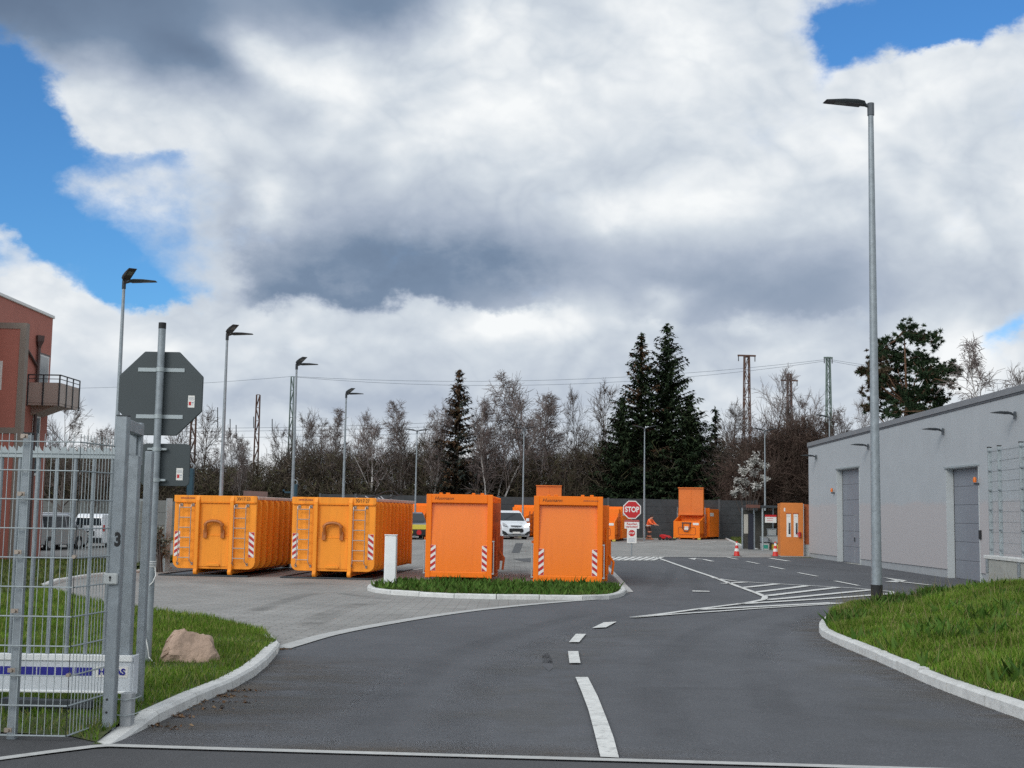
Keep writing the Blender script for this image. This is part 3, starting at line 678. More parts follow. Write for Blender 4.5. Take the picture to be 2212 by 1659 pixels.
# grass, one stuff object per lawn
def blades(base, h, w, lean):
    n = len(base); an = rng.uniform(0, 2 * np.pi, n); la = rng.uniform(0, 2 * np.pi, n)
    hh = h * rng.uniform(.45, 1.25, n); ww = w * rng.uniform(.6, 1.4, n)
    dx = np.stack([np.cos(an) * ww / 2, np.sin(an) * ww / 2, np.zeros(n)], 1)
    l = lean * rng.uniform(.1, 1.1, n) * hh
    top = base + np.stack([np.cos(la) * l, np.sin(la) * l, hh], 1)
    return np.stack([base - dx, base + dx, top], 1).reshape(-1, 3)
def sample_poly(poly, n, zf, clip=None):
    xs = [p[0] for p in poly]; ys = [p[1] for p in poly]; out = []
    x0, x1, y0, y1 = max(min(xs), -30), min(max(xs), 30), min(ys), max(ys)
    if clip: x0, x1, y0, y1 = max(x0, clip[0]), min(x1, clip[1]), max(y0, clip[2]), min(y1, clip[3])
    tries = 0
    while len(out) < n and tries < n * 30:
        tries += 1; x, y = random.uniform(x0, x1), random.uniform(y0, y1)
        if clip and abs(x) > .43 * y + .5: continue
        if inpoly(x, y, poly): out.append((x, y, zf(x, y)))
    return np.array(out)
def clump(P, f=1.6):
    k = np.sin(P[:, 0] * f * 1.7 + 1) * np.sin(P[:, 1] * f * 1.3) + .6 * np.sin(P[:, 0] * f * 4.1) * np.sin(P[:, 1] * f * 3.3 + 2)
    return 1 + .35 * k
P = sample_poly(LAWN1, 62000, lambda x, y: g(x, y) + lawn1_h(x, y) - .005, (-8, 0, 8.6, 19))
tag(tri_mesh('grass', blades(P, .065 * clump(P), .009, .8), GRASS), kind='stuff')
P = sample_poly(LAWN1, 22000, lambda x, y: g(x, y) + .08, (-14, -3, 17, 32))
tag(tri_mesh('grass', blades(P, .09, .016, .6), GRASS), kind='stuff')
P = sample_poly(LAWN2, 22000, lambda x, y: g(x, y) + .07, (-26, -9, 22, 57))
tag(tri_mesh('grass', blades(P, .11, .035, .7), GRASSD), kind='stuff')
P = sample_poly(LAWN3, 14000, lambda x, y: g(x, y) + .09)
Wd = P[rng.random(len(P)) < .22]
V = np.concatenate([blades(P, .08 * clump(P), .018, .9)])
tag(tri_mesh('grass', V, GRASSD), kind='stuff')
tag(tri_mesh('weeds', blades(Wd, .16 * clump(Wd, 2.2), .085, 1.1), WEED), kind='stuff')
P = sample_poly(LAWN4, 2500, lambda x, y: g(x, y) + .05)
tag(tri_mesh('grass', blades(P, .2, .06, .6), GRASSD), kind='stuff')
def verge_pts(n):
    fi = rng.uniform(0, NK - 1.001, n); fj = rng.uniform(0, NJ + .9, n) ; i = fi.astype(int); j = fj.astype(int); a = (fi - i)[:, None]; b = (fj - j)[:, None]
    return VG[i, j] * (1 - a) * (1 - b) + VG[i + 1, j] * a * (1 - b) + VG[i, j + 1] * (1 - a) * b + VG[i + 1, j + 1] * a * b
P = verge_pts(330000); P = P[np.abs(P[:, 0]) < .56 * P[:, 1] + .6]; P = P[rng.random(len(P)) < np.clip(.35 + .5 * clump(P, .8), .12, 1)]
tag(tri_mesh('grass', blades(P, .078 * clump(P) * (1 + .35 * np.sin(P[:, 0] * 3.1 + 2 * np.sin(P[:, 1] * 2.2))), .014, .85), GRASS), kind='stuff')
P = verge_pts(14000); P = P[np.abs(P[:, 0]) < .56 * P[:, 1] + .6]
Pk = P[(clump(P, 1.1) > 1.16)]
tag(tri_mesh('weeds', blades(Pk, .17, .07, 1.1), WEED), kind='stuff')
Pk = verge_pts(1100)
STRAW = leafmat('dry stalks', [(.20, .17, .075), (.28, .24, .12)])
tag(tri_mesh('dry_stalks', blades(Pk, .34, .010, .55), STRAW), kind='stuff')
# leaf litter along the left kerb
lp = []
for (x, y), s in (((410, 1532), .3), ((440, 1518), .35), ((468, 1505), .22), ((606, 1404), .12), ((372, 1549), .25), ((330, 1572), .3), ((500, 1494), .2)):
    c = at(x, y)
    for _ in range(46): lp.append((c.x + random.gauss(0, s * .55), c.y + random.gauss(.0, s * .22) - .02))
LV = []
for x, y in lp:
    a = random.uniform(0, 6.28); s = random.uniform(.010, .028); z = g(x, y) + .012
    c, q = math.cos(a) * s, math.sin(a) * s
    LV += [(x - c, y - q, z), (x + q * .5, y - c * .5, z + random.uniform(0, .02)), (x + c, y + q, z + random.uniform(0, .015)), (x - q * .5, y + c * .5, z)]
tag(tri_mesh('leaf_litter', np.array(LV), LITTER, None, 4), kind='stuff')
# ------------------------------------------------------------------ containers
YAW = -math.atan(271.7 / FPX)                 # the yard's axis
YAW2 = -math.atan(95 / FPX)
def stripes(mb, x0, x1, z0, z1, y, lean, n=5):  # slanted red and white warning stripes on a plate
    mb.b2((x0 - .006, y, z0 - .006), (x1 + .006, y + .006, z1 + .006), 1)
    w = x1 - x0; h = (z1 - z0); st = h / (n - .5) ; yy = y - .003
    k = 0; zz = z0 - w * .75
    while zz < z1:
        if k % 2 == 0:
            # parallelogram clipped to the plate
            a = [(x0, zz), (x1, zz + lean * w * .75), (x1, zz + lean * w * .75 + st * .5 * 1.15), (x0, zz + st * .5 * 1.15)] if lean > 0 else [(x0, zz + w * .75), (x1, zz), (x1, zz + st * .5 * 1.15), (x0, zz + w * .75 + st * .5 * 1.15)]
            p = a
            for lim, sg in ((z0, 1), (z1, -1)):
                o = []
                for i in range(len(p)):
                    A, B = p[i], p[(i + 1) % len(p)]; ia, ib = (A[1] - lim) * sg >= 0, (B[1] - lim) * sg >= 0
                    if ia: o.append(A)
                    if ia != ib: t = (lim - A[1]) / (B[1] - A[1]); o.append((A[0] + (B[0] - A[0]) * t, lim))
                p = o
                if not p: break
            if len(p) >= 3: mb.add([(q[0], yy, q[1]) for q in p], [list(range(len(p)))], 0)
        k += 1; zz += st * .5 * 1.15
    return mb
def rect_round_bottom(hw, z0, z1, r, n=5):
    pts = [(-hw, z1), (hw, z1)]
    for i in range(n + 1): a = math.pi / 2 * i / n; pts.append((hw - r + r * math.cos(a), z0 + r - r * math.sin(a)))
    for i in range(n + 1): a = math.pi / 2 * i / n; pts.append((-hw + r - r * math.sin(a), z0 + r - r * math.cos(a)))
    return pts
def roll_off(label, loc, number):
    t = thing('roll_off_container', label, 'container', loc, YAW, 'open-top roll-off containers side by side')
    HW, L, Z0, Z1 = 1.275, 6.6, .19, 2.39
    f = MB(); f.prism(rect_round_bottom(HW, Z0, Z1 - .02, .22), 'y', 0, .09)
    f.b2((-HW - .01, -.045, 2.19), (HW + .01, .0, Z1)); f.b2((-HW + .02, -.06, 2.165), (HW - .02, .0, 2.19))
    f.b2((-.47, -.022, .26), (.47, .0, 1.19)); f.b2((-.47, -.035, 1.17), (.47, .0, 1.20))
    f.prism([(-.2, .27), (.2, .27), (.2, .33), (.15, .36), (-.15, .36), (-.2, .33)], 'y', -.06, -.02)
    f.build('front_wall', ORANGE, t, .012)
    s = MB()
    sec = rect_round_bottom(HW - .12, Z0 + .05, Z1 - .08, .22); inn = [(p[0] * .96, p[1] + .06 if p[1] < 2 else p[1]) for p in sec]
    outer = [p for p in sec[1:] + sec[:1]]; inner = [p for p in inn[1:] + inn[:1]]
    U = outer + inner[::-1]                      # open-top shell
    n = len(outer)
    for ya, yb in ((.09, L - .1),):
        vs = [(p[0], ya, p[1]) for p in outer] + [(p[0], ya, p[1]) for p in inner] + [(p[0], yb, p[1]) for p in outer] + [(p[0], yb, p[1]) for p in inner]
        fs = []
        for i in range(n - 1):
            fs += [(i, i + 1, 2 * n + i + 1, 2 * n + i), (n + i, n + i + 1, 3 * n + i + 1, 3 * n + i), (i, i + 1, n + i + 1, n + i), (2 * n + i, 2 * n + i + 1, 3 * n + i + 1, 3 * n + i)]
        s.add(vs, fs)
    s.build('side_walls', ORANGE, t)
    for k in range(10):
        y = .45 + k * .63; rb = MB(); o2 = rect_round_bottom(HW, Z0 - .01, Z1 - .10, .24)[1:]; o2.append((-HW, Z1 - .10))
        i2 = [(p[0] * .90, p[1] + .10 if p[1] < 1.5 else p[1]) for p in o2]; m = len(o2)
        vs = [(p[0], y, p[1]) for p in o2] + [(p[0], y, p[1]) for p in i2] + [(p[0], y + .09, p[1]) for p in o2] + [(p[0], y + .09, p[1]) for p in i2]
        fs = []
        for i in range(m - 1): fs += [(i, i + 1, 2 * m + i + 1, 2 * m + i), (i, i + 1, m + i + 1, m + i), (2 * m + i, 2 * m + i + 1, 3 * m + i + 1, 3 * m + i)]
        rb.add(vs, fs); rb.build('rib', ORANGE, t)
    for sx in (-1, 1):
        MB().b2((sx * (HW - .06), .09, Z1 - .11), (sx * (HW + .02), L, Z1 - .01)).build('rim_rail', RIM, t, .015)
        bm_ = MB(); bm_.b2((sx * .53 - .06, -.11, .16), (sx * .53 + .06, .0, 2.22))
        bm_.prism([(-.11, 2.22), (0, 2.22), (0, 2.385), (-.05, 2.385)], 'x', sx * .53 - .06, sx * .53 + .06)
        bm_.build('front_beam', ORANGE, t, .012)
        sk = MB(); sk.b2((sx * .53 - .055, -.07, .05), (sx * .53 + .055, L - .1, .19))
        sk.tube([(sx * .53 - .055, -.05, .11), (sx * .53 + .055, -.05, .11)], .10, 14)
        sk.build('skid', ORANGE, t, .01)
        ro = MB(); ro.tube([(sx * .53 - .12, L - .45, .085), (sx * .53 + .12, L - .45, .085)], .085, 14); ro.build('roller', DKMETAL, t)
        wp = MB(); x0 = -1.235 if sx < 0 else 1.07; stripes(wp, x0, x0 + .155, .56, 1.30, -.008, 1 if sx < 0 else -1)
        wp.build('warning_plate', [REFRED, REFWHITE], t, fix=False)
        xl, xr = (-1.075, -.715) if sx < 0 else (.625, .985); lad = MB()
        for x in (xl, xr):
            q = .04 * (1 if x == xr else -.0); q2 = .045 * (-1 if x == xl else 1)
            lad.tube([(x + .02, .0, 2.10), (x + .0, -.13, 2.10), (x, -.14, 2.04), (x - .02 * sx * 0, -.14, .44), (x + q2, -.10, .36), (x + q2, .0, .34)], .014, 6)
            lad.b2((x + q2 - .03, -.02, .30), (x + q2 + .03, .0, .38)); lad.b2((x - .02, -.02, 2.06), (x + .06, .0, 2.14))
        for z in (2.02, 1.72, 1.42, 1.12, .82, .52): lad.tube([(xl, -.14, z), (xr, -.14, z)], .016, 6)
        lad.build('ladder', STEEL, t)
    h = MB(); pts = [(-.255, -.06, 1.28)]
    for i in range(9):
        a = math.pi * i / 8; pts.append((-.24 * math.cos(a) * (1.05), -.13, 1.50 + .13 * math.sin(a) ** .8))
    pts.append((.255, -.06, 1.28)); h.tube(pts, .05, 8)
    for sx in (-1, 1):
        h.b2((sx * .27 - .055, -.10, 1.12), (sx * .27 + .055, 0, 1.36)); h.lathe([(.0, -.05), (.045, -.03), (.05, 0), (.045, .03), (0, .05)], (sx * .27, -.11, 1.52), 10)
    h.build('lifting_hook', mat('worn hook orange', (.40, .12, .02), .5, 0, .2, 6, (.2, .06, .02), .6), t, 0)
    MB().b2((-HW + .04, L - .1, .2), (HW - .04, L, Z1 - .06)).build('rear_door', ORANGE, t, .01)
    text(number, .14, INK, 'number_lettering', t, (.66, -.051, 2.295), 0, 0, .86, bold=0)
    pts = [(-1.08, 2.285)] + [(-.64, 2.285)]; random.seed(ord(number[-1]))
    for i in range(19): x = -.64 - i * .0235; pts += [(x, 2.285 + (.045 if i not in (7, 11) else .006)), (x - .016, 2.285 + random.choice((.030, .045))), (x - .018, 2.292)]
    MB().prism(pts, 'y', -.0495, -.0449).build('owner_lettering', RUSTOR, t)
    return t
ga = at(460, 1246); gb = at(717, 1251.5)
roll_off('open-top orange roll-off container marked 30/17-23, nearest the gate', ga + Vector((0, 0, .045)), '30/17·23')
roll_off('open-top orange roll-off container marked 30/17-27, behind the white bollard cabinet', gb + Vector((0, 0, .045)), '30/17·27')
for c, x0, x1, lb in ((ga, -1.66, 1.10, 'flat black steel tray under the roll-off container marked 30/17-23'), (gb, -1.55, 1.24, 'flat black steel tray under the roll-off container marked 30/17-27')):
    t = MB(); t.b2((x0, -.12, .0), (x1, 6.9, .02)); t.b2((x0, -.12, .0), (x1, -.06, .05)); t.b2((x0, -.06, .02), (x0 + .05, 6.9, .05)); t.b2((x1 - .05, -.06, .02), (x1, 6.9, .05))
    o = t.build('drip_tray', DKMETAL); o.location = c + Vector((0, 0, .013)); o.rotation_euler = (0, 0, YAW); tag(o, lb, 'tray', 'black trays under the roll-off containers')

def compactor_skip(label, loc, owner, timber, lift):
    t = thing('press_container', label, 'container', loc, YAW2, 'closed orange press containers on the grass island')
    HW, H, L = 1.0, 2.59, 6.2; z0 = .10 + lift
    f = MB(); f.b2((-HW, 0, z0), (-HW + .16, .14, H)); f.b2((HW - .16, 0, z0), (HW, .14, H)); f.b2((-HW + .16, 0, 2.33), (HW - .16, .14, H))
    f.prism([(0, z0 + .02), (.12, z0 + .02), (.12, z0 + .26), (.07, z0 + .26), (0, z0 + .17)], 'x', -HW + .16, HW - .16)
    f.build('door_frame', ORANGE_D, t, .012)
    d = MB(); prof = [(-.84, 0), (-.42, 0), (0, 0), (.42, 0), (.84, 0)]
    vs = []; nz = 12
    for j in range(nz):
        for x, y in prof: vs.append((x, .018 + .125 * (j / (nz - 1)) ** 2.0, z0 + .2 + (2.34 - z0 - .2) * j / (nz - 1)))
    d.add(vs, [(j * 5 + i, j * 5 + i + 1, (j + 1) * 5 + i + 1, (j + 1) * 5 + i) for j in range(nz - 1) for i in range(4)])
    d.build('door_panel', PANEL, t, smooth=True)
    b = MB(); b.b2((-HW + .03, .14, z0 + .1), (HW - .03, L, H - .04)); 
    for k in range(6): b.b2((-HW, .9 + k * .95, z0 + .1), (HW, 1.02 + k * .95, H - .03))
    b.build('body', ORANGE_D, t, .01)
    s = MB()
    for sx in (-1, 1): s.b2((sx * .53 - .07, .3, .03 + lift * .6), (sx * .53 + .07, L, z0 + .1))
    s.build('skids', RUSTOR, t)
    for x0, x1 in ((-.86, -.70), (.70, .86)):
        wp = MB(); stripes(wp, x0, x1, .32, 1.06, .010, 1 if x0 < 0 else -1); wp.build('warning_plate', [REFRED, REFWHITE], t, fix=False)
    for a, bb in ((-.62, -.52), (-.42, -.3), (.36, .46), (.62, .73)): MB().b2((a, .02, H), (bb, .12, H + .045)).build('lifting_lug', ORANGE_D, t, .01)
    text('Husmann', .135, INK, 'maker_lettering', t, (-.76, -.003, 2.465), 0, .28, 1.12, bold=0)
    if owner:
        pts = [(.42, 2.45), (.86, 2.45)]
        for i in range(16): x = .86 - i * .027; pts += [(x, 2.45 + (.034 if i not in (4, 8) else .005)), (x - .018, 2.45 + random.choice((.026, .034))), (x - .021, 2.456)]
        MB().prism(pts, 'y', -.004, .001).build('owner_lettering', RUSTOR, t)
    # locking gear down both sides
    for sx in (-1, 1):
        r_ = MB(); x = sx * (HW + .045)
        r_.tube([(x, .03, .22 + lift), (x, .03, 1.22)], .016, 8)
        for z in (.24 + lift, 1.2): r_.b2((sx * HW, .0, z - .02), (sx * (HW + .065), .07, z + .02))
        r_.build('locking_rod', GALV_L, t)
        for z in (.25, 1.25): MB().tube([(sx * (HW + .03), .12, z - .05), (sx * (HW + .03), .12, z + .05)], .03, 10).build('hinge', RUSTOR, t)
    a = MB(); a.b2((HW - .02, .55, .35), (HW + .20, .75, 2.35)); a.b2((HW, .9, .6), (HW + .28, 1.3, 1.35)); a.tube([(HW + .12, .35, .3), (HW + .12, .35, 1.7)], .03, 8); a.tube([(HW + .2, .45, .9), (HW + .34, .5, .7), (HW + .30, .55, .35)], .035, 8)
    a.b2((HW + .02, .4, .15), (HW + .16, .52, .9))
    a.build('locking_gear', RUSTOR if not owner else ORANGE_D, t)
    if timber:
        tm = MB()
        for x in (-.62, .62): tm.b2((x - .08, .02, 0), (x + .08, 1.2, lift + .05))
        tm.b2((-.9, .35, lift - .02), (.9, .5, lift + .1)); tm.build('timber_block', WOOD, t)
    return t
c1 = at(989.5, 1256); c2 = at(1226, 1265)
compactor_skip('closed orange press container with maker lettering only, between the bollard cabinet and the white van', Vector((c1.x, c1.y, c1.z)), False, False, .0)
compactor_skip('closed orange press container on timber blocks beside the drive, small owner lettering at right', Vector((c2.x, c2.y, c2.z - .03)), True, True, .02)

# odds and ends standing in the two open containers (they rest on a pile inside)
def local(c, x, y, z): q = Vector((x, y, 0)); q.rotate(Matrix.Rotation(YAW, 3, 'Z')); return c + q + Vector((0, 0, z))
bx = MB().box((0, 0, 0), (.78, .04, 1.1), 0, Matrix.Rotation(.03, 3, 'Y')).build('board', BROWNB); bx.location = local(ga, .72, 1.6, 2.06); bx.rotation_euler = (0, 0, YAW); tag(bx, 'brown board sticking out of the roll-off container nearest the gate', 'board')
w = MB(); w.tube([(-.7, 0, 0), (-.3, .1, .18), (.1, .1, .34), (.35, .1, .34), (.5, 0, .22)], .022, 6); w.tube([(-.1, .2, 0), (.3, .2, .18), (.6, .2, .26)], .018, 6); w.tube([(-.5, 0, -.5), (-.7, 0, 0)], .02, 6); w.tube([(-.1, .2, -.5), (-.1, .2, 0)], .02, 6)
o = w.build('scrap_cable', BLACK); o.location = local(gb, .85, 3.2, 2.36); tag(o, 'bent black cable scrap above the roll-off container marked 30/17-27', 'scrap')
w = MB()
for i in range(7):
    x = random.uniform(-.5, .9); w.tube([(x, 0, -.6), (x + .05, 0, 0), (x + random.uniform(-.3, .3), .1, random.uniform(.06, .2))], .02, 5)
w.box((.55, .1, .0), (.5, .1, .16)); o = w.build('scrap_metal', [MOSS]); o.location = local(gb, .35, 2.2, 2.34); tag(o, 'grey metal scrap heaped in the roll-off container marked 30/17-27', 'scrap')

# small cabinet on the island
cp = at(842, 1263, .09); t = thing('bollard_cabinet', 'slim white utility cabinet standing upright on the grass island', 'cabinet', cp)
MB().b2((-.155, -.09, -.05), (.155, .17, 1.29)).build('housing', WHITE, t, .02)
MB().b2((-.17, -.105, 1.29), (.17, .185, 1.315)).build('lid', WHITE, t, .008)
MB().b2((.155, -.05, .1), (.166, .13, 1.2)).build('side_door', GREYP, t, .004)

# ------------------------------------------------------------------ lamps
def head_mb(L=.80):
    b = MB(); prof = [(.10, .0), (.16, .06), (.30, .075), (.55, .06), (.10 + L, .012), (.10 + L, .0)]
    hw = [.06, .12, .13, .13, .115, .115]; n = len(prof)
    vs = [(p[0], -h, p[1]) for p, h in zip(prof, hw)] + [(p[0], h, p[1]) for p, h in zip(prof, hw)]
    b.add(vs, [list(range(n)), list(range(n, 2 * n))] + [[i, (i + 1) % n, n + (i + 1) % n, n + i] for i in range(n)])
    b.tube([(-.02, 0, -.03), (.06, 0, .0), (.14, 0, .025)], [.035, .035, .04], 8)
    return b
def lamp(name_label, base, heads, h=8.0, sleeve=False, rb=.085, rt=.04, group='tall street lamps around the yard', L=.80, rz=0):
    t = thing('street_lamp', name_label, 'street lamp', base, rz, group)
    p = MB(); p.tube([(0, 0, -.2), (0, 0, 1.2), (0, 0, h)], [rb, rb * .93, rt], 16); p.build('pole', GALV, t, smooth=True)
    if sleeve: MB().tube([(0, 0, -.1), (0, 0, .50)], rb + .008, 16).build('base_sleeve', BLACK, t, smooth=True)
    for yaw, tilt in heads:
        hd = head_mb(L).build('lamp_head', LAMPG, t, .008)
        hd.location = (0, 0, h + .02); hd.rotation_euler = (0, -R(tilt), R(yaw))
        le = MB(); le.b2((.2, -.105, -.006), (.08 + L, .105, -.001), 0); le.b2((.50, -.07, -.010), (.72, .07, -.006), 1); le.build('lens', [LAMPU, LENS], hd)
        MB().tube([(0, 0, -.18), (0, 0, .06)], rt + .016, 12).build('collar', LAMPG, hd).rotation_euler = (0, R(tilt), 0)
    return t
_rb = at(1894.5, 1322, .16); lamp('tall galvanised street lamp with black base sleeve on the right grass verge', _rb, [(186, 3)], atY(1884, 232, _rb.y).z - _rb.z, True, .10, .05, None, .82)
for (x, y, Y, lb) in ((268, 612, 35.2, 'twin-arm street lamp behind the back of the octagonal sign, tallest on the left'), (491, 725, 44.5, 'twin-arm street lamp rising behind the roll-off container nearest the gate'),
                      (641, 790, 53.4, 'twin-arm street lamp beside the tall blue-green lattice mast'), (748, 853, 66.2, 'twin-arm street lamp rising behind the roll-off container marked 30/17-27')):
    q = atY(x, y, Y); gz = g(q.x, q.y); lamp(lb, (q.x, q.y, gz), [(2, 3), (-58, 17)], q.z - gz)
for (x, y, Y, lb, hd) in ((901, 932, 89, 'white-grey street lamp behind the left press container', [(180, 8), (4, 8)]), (1132, 928, 89, 'street lamp standing behind the white van', [(182, 10), (-8, 12)]),
                          (1392.5, 927, 89, 'street lamp behind the worker in orange, before the dark spruces', [(180, 16), (2, 16)]), (1652, 932, 86, 'street lamp in front of the white blossoming bush', [(180, 14), (-4, 12)]),
                          (1791.5, 903, 78, 'street lamp rising behind the grey hall roof', [(172, 12)])):
    q = atY(x, y, Y); gz = g(q.x, q.y); lamp(lb, (q.x, q.y, gz), hd, q.z - gz, False, .075, .035)

# ------------------------------------------------------------------ stop signs
def octagon(r): return [(r * math.cos(math.pi / 8 + i * math.pi / 4), r * math.sin(math.pi / 8 + i * math.pi / 4)) for i in range(8)]
sp_ = atY(318, 1433, 13.2); sp_.z = g(sp_.x, sp_.y) + .06
t = thing('stop_sign', 'octagonal sign seen from its dark back, with a smaller rectangular panel, beside the gate', 'traffic sign', sp_)
topz = atY(351, 698, 13.2).z - sp_.z
MB().tube([(0, 0, -.1), (0, 0, topz)], .038, 16).build('pole', GALV, t, smooth=True)
MB().tube([(0, 0, topz - .06), (0, 0, topz + .004)], .0395, 16).build('pole_cap', BLACK, t, smooth=True)
oz = atY(348, 849, 13.2).z - sp_.z
o = MB().prism([(p[0], p[1] + oz) for p in octagon(.475)], 'y', .045, .075).build('octagon_panel', SIGNBACK, t, .006)
def stick(parent, x, z, y, w=.068, h=.125):
    s = MB(); s.b2((x - w / 2, y - .002, z - h / 2), (x + w / 2, y, z + h / 2), 0); s.b2((x - w * .38, y - .003, z - h * .32), (x - w * .02, y - .002, z - h * .02), 1)
    for k in range(3): s.b2((x - w * .38, y - .003, z + h * (.12 + .1 * k)), (x + w * .38, y - .002, z + h * (.16 + .1 * k)), 2)
    s.b2((x + w * .05, y - .003, z - h * .15), (x + w * .36, y - .002, z - h * .03), 2); s.b2((x + w * .05, y - .003, z - h * .3), (x + w * .3, y - .002, z - h * .26), 2)
    s.build('sticker', [REFWHITE, RED, mat('sticker print', (.35, .38, .42), .5, 0, .02, 4)], parent)
stick(o, .325, oz - .08, .045)
for z in (oz + .245, oz - .245):
    MB().b2((-.245, .036, z - .022), (.245, .046, z + .022)).build('clamp_bar', GALV_L, t, .004); MB().tube([(0, 0, z - .022), (0, 0, z + .022)], .045, 14).build('clamp', GALV_L, t, smooth=True)
lz = atY(373, 1004, 13.2).z - sp_.z
def rrect(x0, x1, z0, z1, r, n=4):
    P = []
    for cx_, cz, a0 in ((x1 - r, z1 - r, 0), (x0 + r, z1 - r, 90), (x0 + r, z0 + r, 180), (x1 - r, z0 + r, 270)):
        for i in range(n + 1): a = R(a0 + 90 * i / n); P.append((cx_ + r * math.cos(a), cz + r * math.sin(a)))
    return P
lp_ = MB().prism(rrect(-.165, .335, lz - .22, lz + .22, .045), 'y', .045, .07).build('lower_panel', SIGNBACK, t, .004)
stick(lp_, .235, lz - .095, .045)
for z in (lz + .16, lz - .16): MB().tube([(0, 0, z - .02), (0, 0, z + .02)], .046, 14).build('clamp', GALV_L, t, smooth=True); MB().b2((-.1, .0, z - .012), (.1, .046, z + .012)).build('clamp_bar', GALV_L, t, .003)
cd = MB()
for k in range(4): cd.lathe([(.040, 0), (.046, .004), (.040, .008)], (0, 0, .98 + k * .018), 14)
cd.tube([(.04, -.02, .98), (.055, -.03, .9), (.03, -.045, .83), (.0, -.05, .8)], .006, 5); cd.tube([(-.04, -.04, .53), (-.02, -.05, .3), (.02, -.07, .16), (.03, -.06, .08), (.10, -.08, .01)], .006, 5)
o = cd.build('cord', PVC); o.location = sp_; tag(o, 'pale cord knotted round the pole of the sign beside the gate', 'cord')

q = at(1364.5, 1201); q2 = Vector((q.x, q.y, q.z))
t = thing('stop_sign', 'red octagonal STOP sign facing the drive, with white panels below', 'traffic sign', q2)
sc = FPX / q2.y; zc = atY(1362.5, 1101, q2.y).z - q2.z
MB().tube([(0, .05, 0), (0, .05, zc + .3)], .03, 10).build('pole', GALV, t, smooth=True)
o = MB().prism([(p[0], p[1] + zc) for p in octagon(.475)], 'y', -.01, .012).build('octagon_rim', REFWHITE, t)
MB().prism([(p[0], p[1] + zc) for p in octagon(.425)], 'y', -.016, -.0105).build('octagon_face', RED, t)
text('STOP', .36, REFWHITE, 'lettering', t, (0, -.019, zc), 0, 0, .80, 'CENTER', bold=.012)
MB().b2((-.36, -.01, zc - .60), (.36, .01, zc - .49)).build('red_band', mat('faded red', (.40, .07, .06), .5, 0, .06, 3), t)
pn = MB().b2((-.36, -.012, zc - .92), (.36, .01, zc - .60)).build('notice_panel', REFWHITE, t)
text('Rauchen\nverboten!', .15, RED, 'lettering', pn, (0, -.015, zc - .76), 0, 0, 1.0, 'CENTER', bold=.003)
pn = MB().b2((-.235, -.012, zc - 1.62), (.235, .01, zc - .92)).build('notice_panel', REFWHITE, t)
MB().prism([(p[0], p[1] + zc - 1.14) for p in octagon(.165)], 'y', -.016, -.0125).build('small_octagon', RED, pn)
text('STOP', .12, REFWHITE, 'lettering', pn, (0, -.019, zc - 1.14), 0, 0, .85, 'CENTER', bold=.004)
gl = MB()
for k in range(5): gl.b2((-.17, -.0145, zc - 1.39 - k * .042), (.17 - .04 * (k % 2), -.0122, zc - 1.372 - k * .042))
gl.build('small_print', mat('grey print', (.38, .42, .48), .6, 0, .02, 4), pn)

# ------------------------------------------------------------------ gate, fence
fY = 8.86; Fb = lambda x, y, Y: atY(x, y, Y)
Cb = atY(143, 1576, fY); Cb.z = .045; E_ = atY(223, 1547, 9.42); L0 = Vector((Cb.x - 2.6, fY + .02, .045))
def mesh_panel(mb, A, B, h=2.03, dx=.05, dz=.2, rv=.0028, rh=.0042, zlist=None):
    A, B = Vector((A.x, A.y, 0)), Vector((B.x, B.y, 0)); L = (B - A).length; t = (B - A) / L; n = Vector((-t.y, t.x, 0))
    k = int(L / dx + .001)
    for i in range(k + 1):
        p = A + t * (i * dx); mb.tube([p + Vector((0, 0, .045)), p + Vector((0, 0, .045 + h + .03))], rv, 5, 0, False)
    for j in range(int(h / dz) + 1):
        z = .05 + j * dz
        for s in (-1, 1): mb.tube([A + n * .007 * s + Vector((0, 0, z)), B + n * .007 * s + Vector((0, 0, z))], rh, 5, 0, False)
t = thing('mesh_fence', 'double-wire mesh fence bending back to the gate post on the left', 'fence', (0, 0, 0))
m_ = MB(); mesh_panel(m_, Cb, L0); m_.build('mesh_panel', GALV_L, t, fix=False)
m_ = MB(); mesh_panel(m_, Cb, E_); m_.build('mesh_panel', GALV_L, t, fix=False)
for x in (24, -330):
    q = atY(x, 1576, fY + .045)
    p_ = MB().b2((q.x - .03, q.y - .0, -.1), (q.x + .03, q.y + .045, 2.10)).build('post', GALV, t, .004)
    MB().b2((q.x - .032, q.y - .002, 2.10), (q.x + .032, q.y + .047, 2.115)).build('post_cap', BLACK, p_)
    for j in range(6):
        z = .07 + j * .4; c_ = MB(); c_.b2((q.x - .025, q.y - .06, z), (q.x + .025, q.y - .052, z + .03)); c_.tube([(q.x, q.y - .075, z + .015), (q.x, q.y - .05, z + .015)], .012, 8); c_.build('clamp', STEEL, p_)
for z in (.46, 1.26): MB().tube([(Cb.x, Cb.y - .03, z), (Cb.x, Cb.y + .01, z)], .014, 8).build('bolt', STEEL, t)

